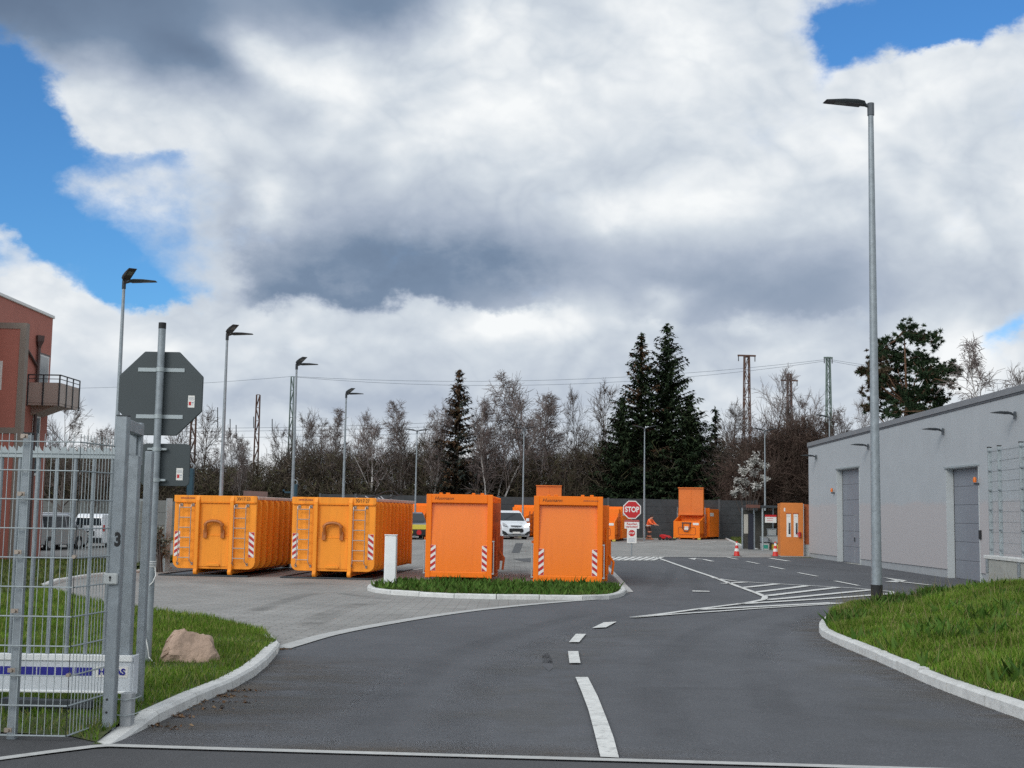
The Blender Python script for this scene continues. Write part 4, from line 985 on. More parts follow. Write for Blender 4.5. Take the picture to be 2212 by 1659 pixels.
pp = atY(231, 1576, 9.19); pp.z = 0
t = thing('gate_portal', 'galvanised gate post with house number 3, closing frame and key switch', 'gate post', pp)
MB().b2((-.040, 0, -.1), (.040, .085, 2.262)).build('front_post', GALV, t, .006)
MB().b2((-.041, -.001, 2.262), (.041, .086, 2.27)).build('post_cap', DKMETAL, t)
rear = atY(296, 1525, 10.3); rx, ry = rear.x - pp.x, rear.y - pp.y
MB().b2((rx - .030, ry, -.1), (rx + .030, ry + .07, 2.06)).build('rear_post', GALV, t, .006)
k = atY(301, 912, 9.9); ux = k.x - pp.x
br = MB(); br.tube([(.0, .06, 2.20), (ux, .7, 2.20)], .06, 4, 0, True, math.pi / 4); br.b2((ux - .02, .68, 1.93), (ux + .03, .74, 2.26)); br.b2((ux - .1, .66, 1.98), (ux - .0, .74, 2.2)); br.b2((ux - .12, .62, 1.93), (ux + .02, .76, 2.0)); br.build('closing_frame', GALV, t, .004)
rl = MB(); rl.tube([(ux - .06, .66, 1.90), (ux - .06, .66, 1.95)], .05, 10); rl.build('guide_roller', BLACK, t)
ks = MB().b2((-.07, -.03, 1.055), (.03, -.0, 1.135)).build('key_switch', GREYP, t, .008); kh = MB(); kh.b2((-.024, -.034, 1.08), (-.016, -.031, 1.105)); kh.tube([(-.02, -.035, 1.108), (-.02, -.03, 1.108)], .008, 8); kh.build('keyhole', BLACK, ks)
text('3', .13, BLACK, 'house_number', t, (.012, -.003, 1.37), 0, 0, .72, 'CENTER', bold=.006)
st = MB(); st.b2((.055, .10, -.1), (.135, .2, .28)); st.build('stop_post', PLINTH, t, .005)
w_ = MB()
for z in (.13, .24): w_.tube([(.03, .09, z), (.10, .08, z - .004), (.17, .11, z + .01), (.175, .2, z + .012)], .004, 5)
w_.build('wire_tie', GALV_L, t)
hb = MB()
for z, y in ((.45, -.004), (.36, -.004), (.2, -.004)): hb.tube([(-.01, -.004, z - .2), (-.01, .0, z - .2)], .008, 8)
hb.build('bolt_hole', BLACK, t)

gy = 9.72
def gp_(x, z=0): q = atY(x, 1300, gy); return q.x
GX1 = gp_(292); GX0 = GX1 - 4.2
t = thing('sliding_gate', 'galvanised sliding gate with spiked top rail and white blue-striped bottom beam', 'gate', (0, 0, 0))
bm_ = MB(); bm_.b2((GX0, gy, .215), (GX1, gy + .14, .49)); bm_.build('bottom_beam', GATEW, t, .012)
be = MB(); be.b2((GX0, gy - .012, .45), (GX1, gy, .50)); be.b2((GX0, gy - .010, .215), (GX1, gy, .235)); be.build('beam_flange', WHITE, t, .006)
bs = MB()
x = GX1 - .30
while x > GX0: bs.b2((x - .13, gy - .003, .345), (x, gy - .0005, .405)); x -= .14
bs.build('blue_stripe', BLUE, t)
MB().b2((GX1 - .27, gy - .003, .335), (GX1 - .03, gy - .0005, .415)).build('name_plate', REFWHITE, t)
text('HERAS', .062, BLUE, 'lettering', t, (GX1 - .15, gy - .006, .375), 0, 0, 1.10, 'CENTER', bold=.0025)
MB().b2((GX1, gy + .01, .2), (GX1 + .012, gy + .13, .5)).build('end_cap', GATEW, t, .005)
tr = MB(); tr.b2((GX0, gy + .05, 1.97), (GX1 - .12, gy + .09, 2.02)); tr.build('top_rail', GALV_L, t, .004)
skp = MB(); x = GX0
while x < GX1 - .16:
    skp.add([(x, gy + .045, 2.02), (x + .066, gy + .045, 2.02), (x + .0, gy + .045, 2.062)], [(0, 1, 2)]); skp.add([(x, gy + .045, 2.02), (x + .0, gy + .045, 2.062), (x - .004, gy + .05, 2.02)], [(0, 1, 2)])
    pts = [(x - .033 + .066 * i / 6, 2.02 + .042 * abs(i / 3 - 1) ** 1.8) for i in range(7)]
    skp.prism(pts + [(x + .033, 2.005), (x - .033, 2.005)], 'y', gy + .04, gy + .044); x += .066
skp.build('spike_strip', GALV_L, t)
x = GX1 - .24
while x > GX0:
    MB().tube([(x, gy + .07, .49), (x, gy + .07, 1.975)], .0155, 10).build('bar', GALV, t, smooth=True); x -= .142
MB().b2((GX1 - .115, gy + .04, .49), (GX1 - .035, gy + .12, 2.0)).build('end_post', GALV, t, .006)
rb = MB(); rb.b2((GX1 - 1.0, gy + .02, .02), (GX1 - .72, gy + .14, .16)); rb.b2((GX1 - .9, gy - .02, .1), (GX1 - .28, gy + .02, .17)); rb.build('roller_block', DKMETAL, t, .01)

# boulder
rc = at(402, 1436, .06)
bm = bmesh.new(); bmesh.ops.create_icosphere(bm, subdivisions=5, radius=1)
from mathutils import noise as mnoise
OUT = [(-.36, 0), (-.34, .15), (-.28, .25), (-.19, .34), (-.08, .345), (.04, .295), (.15, .31), (.21, .27), (.26, .15), (.345, .0)]
def top_at(x):
    for a, b in zip(OUT, OUT[1:]):
        if a[0] <= x <= b[0]: return a[1] + (b[1] - a[1]) * (x - a[0]) / (b[0] - a[0])
    return 0
_rd = random.Random(12); CUTS = []
for _ in range(15):
    n_ = Vector((_rd.gauss(0, 1), _rd.gauss(0, 1), _rd.gauss(.25, .8))).normalized(); CUTS.append((n_, _rd.uniform(.60, .84)))
for v in bm.verts:
    c = v.co.copy()
    for n_, d_ in CUTS:
        k = c.dot(n_) - d_
        if k > 0: c -= n_ * k * .92
    x = c.x * .385; T = max(.03, top_at(max(-.355, min(.34, x)))); k = max(0, c.z)
    n = mnoise.fractal(v.co * 3.2, .9, 2.1, 7) * .03
    v.co = Vector((x + n, c.y * .26 + n, (T * .98 * (min(1, k * 1.25) ** .6) if c.z > 0 else c.z * .12) + n))
me = bpy.data.meshes.new('boulder'); bm.to_mesh(me); bm.free(); me.materials.append(ROCK)
o = bpy.data.objects.new('boulder', me); col.objects.link(o); o.location = rc + Vector((0, .18, -.02)); o.scale = (1.02, 1, 1.04); tag(o, 'pinkish sandstone boulder lying in the grass beside the kerb', 'boulder')

# ------------------------------------------------------------------ cones, worker, machine
def cone(label, loc):
    t = thing('traffic_cone', label, 'traffic cone', loc, 0, 'traffic cones at the end of the drive')
    MB().b2((-.21, -.21, 0), (.21, .21, .035)).build('base', BLACK, t, .01)
    MB().lathe([(.155, .035), (.15, .06), (.045, .70), (.04, .745), (.03, .75)], (0, 0, 0), 18).build('body', CONER, t, smooth=True)
    r_ = lambda z: .15 - (z - .06) / .64 * .105 + .003
    for a, b in ((.26, .40), (.55, .68)): MB().lathe([(r_(a) - .004, a), (r_(a), a), (r_(b), b), (r_(b) - .004, b)], (0, 0, 0), 18).build('reflective_band', REFWHITE, t, smooth=True)
cone('red and white traffic cone standing alone on the paving left of the shelter', at(1591.5, 1202))
cone('red and white traffic cone in front of the yellow crate and orange cabin', at(1675, 1202.5))
# ------------------------------------------------------------------ grey hall on the right
WA, WB = at(1748, 1203.5), at(2117, 1258.5); WD = Vector((WB.x - WA.x, WB.y - WA.y, 0)).normalized(); WN = Vector((-WD.y, WD.x, 0))
def on_wall(x, y, off=0.0):
    d = ray(x, y); o = Vector((WA.x, WA.y, 0)) + WN * off
    t = (o - EYE).dot(WN) / d.dot(WN); p = EYE + d * t; return (p - o).dot(WD), p.z
hall = thing('workshop_hall', 'long low grey rendered hall with two tall sectional doors', 'building', (WA.x, WA.y, 0), math.atan2(WD.y, WD.x))
s1a, h1 = on_wall(1807, 1014.5); s1b, _ = on_wall(1856, 1005); s2a, h2 = on_wall(2043, 1012.5); s2b, _ = on_wall(2113.5, 1003)
_, zr0 = on_wall(1747, 968); sx_, zr1 = on_wall(2212, 849); SE = sx_ + 9; zt = lambda s: zr0 + (zr1 - zr0) * s / sx_
PT = -.09
fw = MB(); fw.prism([(0, PT), (s1a, PT), (s1a, h1), (s1b, h1), (s1b, PT), (s2a, PT), (s2a, h2), (s2b, h2), (s2b, PT), (SE, PT), (SE, zt(SE)), (0, zt(0))], 'y', 0, .30)
fw.b2((0, .30, -.8), (.3, 14, zt(0) - .02)); fw.b2((SE - .3, .3, -.8), (SE, 14, zt(SE) - .4)); fw.b2((0, 14, -.8), (SE, 14.3, zt(0)))
fw.build('wall', HALL, hall)
pl = MB()
for a, b in ((0.02, s1a), (s1b, s2a), (s2b, SE)): pl.b2((a, .04, -1), (b, .3, PT))
pl.build('plinth', PLINTH, hall)
MB().add([(-.0, .0, zt(0) - .01), (SE, 0, zt(SE) - .01), (SE, 14, zt(SE) - .01), (0, 14, zt(0) - .01)], [(0, 1, 2, 3)]).build('roof', TRIM_D, hall)
for (z0, z1, y0, m, nm) in ((.0, .07, -.03, TRIM_D, 'drip_edge'), (.07, .27, -.055, TRIM, 'roof_edge')):
    r_ = MB(); r_.prism([(-.05, zt(0) + z0), (SE, zt(SE) + z0), (SE, zt(SE) + z1), (-.05, zt(0) + z1)], 'y', y0, .4); r_.build(nm, m, hall)
for (a, b, h, wick) in ((s1a, s1b, h1, True), (s2a, s2b, h2, False)):
    lo = g(WA.x, WA.y - a) - .05
    d = MB(); n = 6 if wick else 6; z0 = lo + .06
    for i in range(n):
        za, zb = z0 + (h - z0) * i / n, z0 + (h - z0) * (i + 1) / n; d.b2((a + .06, .27, za + .008), (b - .03, .30, zb - .008)); d.b2((a + .06, .276, za - .009), (b - .03, .298, za + .009), 1)
    dr = d.build('sectional_door', [DOORG, TRIM_D], hall)
    MB().b2((a + .03, .262, lo), (a + .06, .30, h)).build('door_seal', BLACK, dr)
    j = MB(); j.b2((a, -.003, lo), (a + .03, .30, h)); j.b2((b - .03, -.012, lo), (b + .02, .26, h)); j.b2((a, .0, h - .03), (b, .30, h)); j.build('door_reveal', REVEAL, hall)
    MB().b2((a - .08, -.05, h - .0), (b + .06, .02, h + .06)).build('door_lintel', GALV_L, hall)
    MB().b2((a - .03, -.06, lo - .3), (b + .05, .3, lo + .05)).build('door_sill', CONC, hall)
    if wick:
        wd = MB(); c = (a + b) / 2
        for x0, x1, za, zb in ((c + .05, c + .075, z0, z0 + 2.15), (b - .12, b - .10, z0, z0 + 2.15), (c + .05, b - .10, z0 + 2.13, z0 + 2.155)): wd.b2((x0, .264, za), (x1, .27, zb))
        wk = wd.build('wicket_door', GALV_L, dr); MB().b2((c + .11, .235, z0 + .95), (c + .16, .268, z0 + 1.15)).build('handle', BLACK, wk)
for (x, y) in ((1803, 1059), (2114.5, 1037)):
    s, z = on_wall(x, y); bc = MB(); bc.lathe([(.055, -.08), (.062, .015), (.045, .09), (0, .105)], (s, -.14, z), 12); b_ = bc.build('beacon', AMBER, hall, smooth=True)
    MB().b2((s - .03, -.17, z - .16), (s + .03, 0, z - .10)).build('bracket', DKMETAL, b_)
s, z = on_wall(2119, 1155); MB().b2((s - .07, -.06, z - .15), (s + .07, -.0, z + .15)).build('card_reader', BLACK, hall, .01)
for (x, y) in ((1765, 987), (1878, 964), (2040, 931), (2196, 896)):
    s, z = on_wall(x, y); hd = head_mb(.66); o = hd.build('wall_lamp', LAMPG, hall, .008); o.location = (s, -.04, z); o.rotation_euler = (0, -R(4), R(-90))
    MB().b2((.0, -.04, -.14), (.05, .04, .10)).build('bracket', LAMPG, o); MB().b2((.25, -.1, -.006), (.72, .1, -.001)).build('lens', LAMPU, o)

# retaining wall with mesh fence on the verge
a_, b_ = Vector((10.5, 28.3, 0)), Vector((10.34, 25.7, 0)); dv = (b_ - a_).normalized()
t = thing('retaining_wall', 'low pale concrete retaining wall with grey pilaster strips at the right edge', 'wall', a_, math.atan2(dv.y, dv.x))
MB().b2((0, 0, -.6), (9, .22, .80)).build('wall', CONC, t, .01); MB().b2((-.04, -.03, .80), (9, .26, .88)).build('coping', KERB, t, .01)
MB().b2((0, .22, -.6), (.22, 4.4, .80)).build('return_wall', CONC, t)
for s in (.18, 2.25, 4.5): MB().b2((s - .05, -.04, .50), (s + .05, -.002, .79)).build('post_foot', GALV, t, .005); MB().b2((s - .045, -.03, -.3), (s + .045, -.001, .49)).build('pilaster_strip', PLINTH, t)
t = thing('mesh_fence', 'galvanised mesh fence standing on the pale retaining wall', 'fence', a_, math.atan2(dv.y, dv.x))
m_ = MB(); mesh_panel(m_, Vector((.1, .1, 0)), Vector((9, .1, 0)), 2.23, .05, .22, .0022, .0045); o = m_.build('mesh_panel', GALV, t, fix=False); o.location = (0, 0, .9)
for s, w in ((.12, .03), (.80, .018), (2.2, .035), (4.4, .035)):
    p_ = MB().b2((s - w, .06, .88), (s + w, .14, 3.24)).build('post', GALV_L, t, .005); MB().b2((s - w - .006, .055, 3.24), (s + w + .006, .145, 3.26)).build('post_cap', BLACK, p_)
    for k in range(6): MB().b2((s + w, .05, 1.0 + k * .43), (s + w + .035, .12, 1.03 + k * .43)).build('clamp', GALV, p_)

# ------------------------------------------------------------------ terracotta house on the left
HX = -20.8; Y0, Y1 = 46.0, 57.0
hs = thing('apartment_house', 'terracotta rendered house with taupe frame and metal balcony', 'building', (HX, Y1, 0))
ZT = 10.05
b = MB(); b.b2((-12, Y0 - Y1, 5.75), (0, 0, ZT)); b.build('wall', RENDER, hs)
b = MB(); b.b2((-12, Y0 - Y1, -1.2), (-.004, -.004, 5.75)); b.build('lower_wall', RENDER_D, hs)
b = MB(); b.b2((-12.1, Y0 - Y1 - .1, ZT), (.07, .07, ZT + .14)); b.build('roof_edge', PVC, hs, .02)
def on_house(x, y, off=0.0):
    d = ray(x, y); X = HX + off; t = X / d.x; p = EYE + d * t; return p.y - Y1, p.z
# frame slab standing proud
fy = 50.5; fx = atY(47, 900, fy).x - HX; ft = atY(20, 697, fy).z
b = MB(); b.b2((-10, fy - Y1, -1.2), (fx - .24, fy - Y1 + .3, ft - .24)); fs_ = b.build('front_slab', RENDER, hs)
b = MB(); b.b2((fx - .24, fy - Y1 - .03, -1.2), (fx, fy - Y1 + .32, ft)); b.b2((-10, fy - Y1 - .03, ft - .24), (fx - .24, fy - Y1 + .32, ft)); zb = atY(20, 930, fy).z; b.b2((-10, fy - Y1 - .03, zb - .12), (fx - .24, fy - Y1 - .001, zb + .12)); b.build('frame_band', TAUPE, hs)
wz = atY(0, 842, fy).z; wz2 = atY(0, 780, fy).z; wx = atY(5, 800, fy).x - HX
b = MB(); b.b2((wx - 1.3, fy - Y1 - .02, wz), (wx, fy - Y1 - .002, wz2)); wn = b.build('window', PVC, hs); MB().b2((wx - 1.2, fy - Y1 - .03, wz + .1), (wx - .1, fy - Y1 - .021, wz2 - .1)).build('pane', GLASS, wn)
for (xa, xb, yt, yb) in ((85, 106, 764, 880), (71, 87, 897, 1040)):
    (ya, z1_), (yb2, _) = on_house(xa, yt), on_house(xb, yt); _, z0_ = on_house(xa, yb); z0_ = max(z0_, z1_ - 2.6)
    w = MB(); w.b2((.0, ya, z0_), (.03, yb2, z1_)); wn = w.build('window', PVC, hs, .005); MB().b2((.031, ya + .1, z0_ + .1), (.036, yb2 - .1, z1_ - .08)).build('pane', PANE, wn)
    MB().b2((0, ya - .1, z1_), (.05, yb2 + .1, z1_ + .06)).build('lintel', BROWNM, wn)
py_, _ = on_house(77, 800); pz = on_house(80, 752)[1]
p = MB(); p.tube([(.1, py_, -1), (.1, py_, pz)], .075, 10); p.lathe([(.07, 0), (.2, .3), (.22, .55), (.2, .55)], (.1, py_, pz), 4); dg, dz_ = on_house(49, 745); p.tube([(.08, dg, dz_), (.08, py_, dz_ - .75)], .06, 8); p.build('downpipe', BROWNM, hs)
by0, by1 = -2.55, -.1; bz = on_house(72, 870)[1]
b = MB(); b.b2((0, by0, bz - .16), (1.36, by1, bz)); b.prism([(0, bz - .55), (0, bz - .16), (1.0, bz - .16)], 'y', by0 + .5, by1 - .5); bal = b.build('balcony', TAUPE_L, hs)
b = MB(); b.b2((.02, by0 - .02, bz - .05), (1.38, by0, bz + .82)); b.b2((1.36, by0, bz - .05), (1.38, by1, bz + .82)); b.build('balustrade_panel', TAUPE_L, bal)
b = MB()
for x in (.02, .68, 1.38): b.b2((x - .03, by0 - .06, bz - .2), (x + .03, by0 - .02, bz + 1.15))
for y in (by0 + .8, by0 + 1.6, by1): b.b2((1.38, y - .03, bz - .2), (1.42, y + .03, bz + 1.15))
b.b2((.0, by0 - .06, bz + 1.12), (1.42, by0 - .01, bz + 1.17)); b.b2((1.38, by0, bz + 1.12), (1.42, by1, bz + 1.17)); b.b2((.0, by0 - .05, bz + .96), (1.4, by0 - .03, bz + .99)); b.b2((1.38, by0, bz + .96), (1.40, by1, bz + .99)); b.build('railing', DKMETAL, bal)

# ------------------------------------------------------------------ walls at the back
def slab_wall(label, A, B, z0, z1, m, pm, n, rows):
    A, B = Vector(A), Vector(B); d = (B - A); L = d.length; t = thing('slab_wall', label, 'wall', (A.x, A.y, 0), math.atan2(d.y, d.x), None)
    for i in range(n):
        p = MB(); a, b = L * i / n, L * (i + 1) / n
        for j in range(rows): za, zb = z0 + (z1 - z0) * j / rows, z0 + (z1 - z0) * (j + 1) / rows; p.b2((a + .08, 0, za + .006), (b - .08, .06, zb - .006)); p.b2((a + .08, .01, za - .007), (b - .08, .05, za + .007))
        p.build('panel', m, t, .012)
    for i in range(n + 1): MB().b2((L * i / n - .09, -.05, z0), (L * i / n + .09, .11, z1 + .06)).build('post', pm, t)
    return t
slab_wall('dark grey concrete slab wall closing the yard below the trees', (-15, 101), (18.9, 98), -.6, 2.95, DARKWALL, mat('dark post', (.07, .075, .08), .8, 0, .1, 2), 12, 6)
slab_wall('grey slab wall behind the cars parked beyond the gate', (-44, 94), (-16, 100), -.9, 2.15, GREYWALL, GREYWALL, 11, 5)
slab_wall('short grey panel wall left of the roll-off container nearest the gate', (-14.2, 47.5), (-11.0, 41.2), -.6, 1.87, GREYWALL, GALV_L, 3, 6)

# orange cabin, shelter and what stands in it
cq = at(1711, 1201.5); CW = 1.15
t = thing('orange_cabin', 'tall orange cabin with two narrow windows beside the grey hall', 'cabin', cq, R(-8))
b = MB(); b.b2((-CW / 2, 0, 0), (CW / 2, .12, 2.72)); b.b2((-CW / 2, .12, 2.60), (CW / 2, 2.2, 2.70)); b.b2((-CW / 2, .12, 0), (-CW / 2 + .08, 2.2, 2.6)); b.b2((-CW / 2, 2.1, 0), (CW / 2, 2.2, 2.6)); b.build('body', mat('cabin orange', (.62, .19, .03), .55, 0, .08, 2), t, .015)
MB().b2((CW / 2, .02, .0), (CW / 2 + .03, .14, 2.68)).build('door_edge', GREYP, t)
MB().b2((CW / 2 - .05, .3, .6), (CW / 2 + .35, 2.2, 2.66)).build('side_wall', RUSTOR, t); MB().b2((CW / 2 - .02, .3, .0), (CW / 2 + .34, 2.2, .6)).build('side_base', GREYP, t)
for x in (-.16, .20):
    w = MB(); w.b2((x - .11, -.012, .98), (x + .11, -.0, 2.16)); wn = w.build('window', REFWHITE, t)
    MB().b2((x - .01, -.018, 1.12), (x + .085, -.013, 1.70)).build('pane', GLASS, wn); MB().b2((x - .14, -.03, 2.16), (x + .13, -.0, 2.21)).build('lintel', RUSTOR, wn); MB().b2((x - .07, -.016, 2.03), (x + .07, -.013, 2.06)).build('lettering_strip', GREYP, wn)
MB().b2((-.40, -.012, 2.28), (-.33, 0, 2.46)).build('number_label', REFWHITE, t)
b = MB(); b.tube([(.38, -.09, .98), (.38, -.09, 1.24)], .07, 10); b.tube([(.38, -.09, 1.24), (.26, -.1, 1.16), (.25, -.1, 1.06)], .02, 6); b.build('fire_extinguisher', RED, t)

sq = at(1647.5, 1189.5); sc = sq.y / FPX
t = thing('shelter', 'open steel shelter with flat dark roof between the slab wall and the orange cabin', 'shelter', sq)
ST = 2.45
MB().b2((-.72, -.1, ST), (1.15, 2.6, ST + .13)).build('roof', DKMETAL, t, .01); MB().b2((-.95, -.3, ST - .02), (-.2, .0, ST + .16)).build('roof_flap', mat('rusty sheet', (.13, .055, .04), .8, 0, .2, 3), t)
for x, y in ((0, 0), (-.42, .35), (1.1, .0), (1.1, 2.5), (-.7, 2.5)): MB().tube([(x, y, 0), (x, y, ST)], .055, 10).build('post', GALV_L if x == 0 else GALV, t, smooth=True)
MB().b2((-.78, .3, .05), (-.45, .36, 2.1)).build('dark_panel', mat('night blue panel', (.014, .017, .03), .6, 0, .1, 3), t)
MB().b2((-1.02, .25, .95), (-.78, .32, 2.05)).build('notice_board', mat('notice board', (.40, .38, .33), .6, 0, .1, 6), t, .01)
MB().b2((-.75, 2.5, 0), (1.1, 2.54, 2.3)).build('mesh_back', mat('dark mesh back', (.06, .058, .05), .8, 0, .3, 3), t)
sg = MB().b2((.12, -.08, 1.60), (.78, -.06, 2.05)).build('notice_sign', REFWHITE, t); MB().b2((.12, -.085, 1.93), (.78, -.081, 2.05)).build('red_band', RED, sg)
gl = MB(); gl.b2((.24, -.084, 1.82), (.60, -.081, 1.86)); gl.b2((.24, -.084, 1.70), (.56, -.081, 1.74)); gl.build('lettering_strip', mat('sign print', (.55, .3, .3), .6, 0, .05, 4), sg)
def tub(name, label, cat, x, y, z, sx, sy, sz, m, lid=None, front=None):
    t2 = thing(name, label, cat, (sq.x + x, sq.y + y, sq.z + z)); b = MB(); b.prism([(-sx / 2 * .92, 0), (sx / 2 * .92, 0), (sx / 2, sz), (-sx / 2, sz)], 'y', 0, sy); b.build('body', m, t2, .02)
    MB().b2((-sx / 2 - .02, -.02, sz), (sx / 2 + .02, sy + .02, sz + .04)).build('lid', lid or m, t2, .01)
    if front: MB().b2((-sx / 2 * .6, -.012, sz * .25), (sx / 2 * .6, .0, sz * .75)).build('front_label', front, t2)
tub('storage_box', 'turquoise-fronted plastic box on the ground inside the shelter', 'box', .33, .8, 0, .46, .5, .42, GREYP, BLACK, TURQ)
tub('storage_box', 'grey plastic box stacked on the turquoise-fronted box', 'box', .30, .8, .46, .42, .45, .28, MOSS, GREYP)
tub('storage_box', 'large pale box topmost of the stack beside the orange cabin', 'box', .82, 1.2, .86, .46, .5, .36, GREYP, MOSS)
tub('storage_box', 'wide pale box in the middle of the stack beside the orange cabin', 'box', .90, 1.2, .44, .64, .5, .38, GREYP, MOSS)
tub('storage_box', 'yellow box under a dark red lid beside the orange cabin', 'box', .96, .6, 0, .5, .5, .36, YELLOWP, mat('dark red lid', (.12, .01, .012), .5, 0, .1, 4))

# ------------------------------------------------------------------ press containers at the back
def press(label, loc, rz, lid=False, nm='portable_press'):
    t = thing('portable_press', label, 'waste press', loc, rz, 'portable orange waste presses along the back wall')
    b = MB(); b.b2((-1.0, 0, .14), (1.0, .08, 1.35)); b.b2((-1.0, .08, .14), (-.92, 1.55, 1.35)); b.b2((.92, .08, .14), (1.0, 1.55, 1.35)); b.b2((-1, .08, .14), (1, 1.55, .5)); b.prism([(1.35, -.0), (1.35, 1.55), (1.75, 1.55)], 'z', 0, 0) if False else None
    for sx in (-1, 1): b.prism([(.0, 1.35), (1.55, 1.35), (1.55, 1.80)], 'x', sx * .96 - .04, sx * .96 + .04)
    b.build('hopper', ORANGE_D, t, .015)
    r_ = MB(); P = [(x, -.015, z) for x, z in rrect(-.62, .68, .38, .92, .1)]; r_.tube(P + [P[0]], .02, 5); r_.build('hopper_rib', RUSTOR, t)
    h = MB(); h.tube([(-.28, -.05, 1.25), (-.28, -.12, .85), (-.12, -.12, .62), (.12, -.12, .62), (.28, -.12, .85), (.28, -.05, 1.25)], .035, 8); h.b2((-.36, -.06, 1.2), (.36, -.0, 1.27)); h.build('lifting_hook', DKMETAL, t)
    MB().b2((-.16, -.03, .72), (.14, -.01, .98)).build('crest_plate', REFWHITE, t); MB().b2((.48, -.02, 1.08), (.92, -.003, 1.24)).build('name_plate', REFWHITE, t, .01)
    b = MB(); b.b2((-1.02, 1.55, .16), (1.02, 1.9, 2.2)); b.build('press_unit', ORANGE_D, t, .015)
    b = MB(); b.b2((-1.15, 1.9, .2), (1.15, 6.4, 2.28)); 
    for k in range(2): b.b2((-1.2, 1.95 + k * 4.3, .2), (1.2, 2.1 + k * 4.3, 2.36))
    b.build('body', ORANGE_D, t, .015); MB().b2((1.0, 2.3, 1.75), (1.16, 3.3, 2.0)).build('side_label', REFWHITE, t)
    s = MB()
    for sx in (-1, 1): s.b2((sx * .53 - .06, 0, .05), (sx * .53 + .06, 6.3, .2))
    s.build('skids', RUSTOR, t)
    for sx in (-1, 1):
        MB().tube([(sx * .92 - .1, .12, .1), (sx * .92 + .1, .12, .1)], .1, 12).build('wheel', YELLOWP, t)
    ld = MB()
    for x in (1.06, 1.12):
        for y in (1.0, 1.4): ld.tube([(x, y, .3), (x, y, 1.9)], .025, 6)
    for k in range(5): ld.tube([(1.09, 1.0, .45 + k * .3), (1.09, 1.4, .45 + k * .3)], .025, 6)
    ld.build('side_ladder', RUSTOR, t)
    if lid:
        l = MB(); l.b2((-.95, 1.15, 1.88), (.94, 1.22, 3.82)); l.b2((-.98, 1.05, 3.78), (.97, 1.3, 3.86)); l.b2((-.95, 1.0, 1.80), (.94, 1.22, 1.9)); l.b2((.0, 1.135, 1.9), (.02, 1.149, 3.78))
        for sx in (-1, 1): l.prism([(1.22, 1.88), (1.45, 1.95), (1.28, 3.8), (1.22, 3.8)], 'x', sx * .92 - .03, sx * .92 + .03)
        l.build('raised_lid', mat('lid orange', (.66, .15, .012), .45, 0, .08, 1.5, None, 0), t, .012)
        hy = MB()
        for sx in (-1, 1): hy.tube([(sx * 1.06, 1.3, 1.2), (sx * 1.06, 1.2, 2.0)], .04, 8); hy.tube([(sx * 1.06, 1.2, 2.0), (sx * 1.06, 1.2, 2.4)], .025, 8)
        hy.build('lid_cylinder', GALV, t)
    return t
q = at(1483, 1166); press('orange waste press with raised hopper lid right of the worker', q, R(-24), True)
q = atY(1182, 1160, 95); press('orange waste press with raised lid showing above the right press container', Vector((q.x, q.y, g(q.x, q.y))), R(-6), True)
q = at(1300, 1160); press('orange waste press whose long side shows left of the STOP sign', Vector((q.x - 1.0, 86, g(q.x, 86))), R(-14))
q = atY(1100, 1160, 93); press('orange waste press behind the roof of the white van', Vector((q.x, 93.5, g(q.x, 93))), R(-40))
q = atY(893, 1160, 94); press('orange waste press behind the dark car with the yellow nose', Vector((q.x - .2, 92, g(q.x, 92))), R(-8))

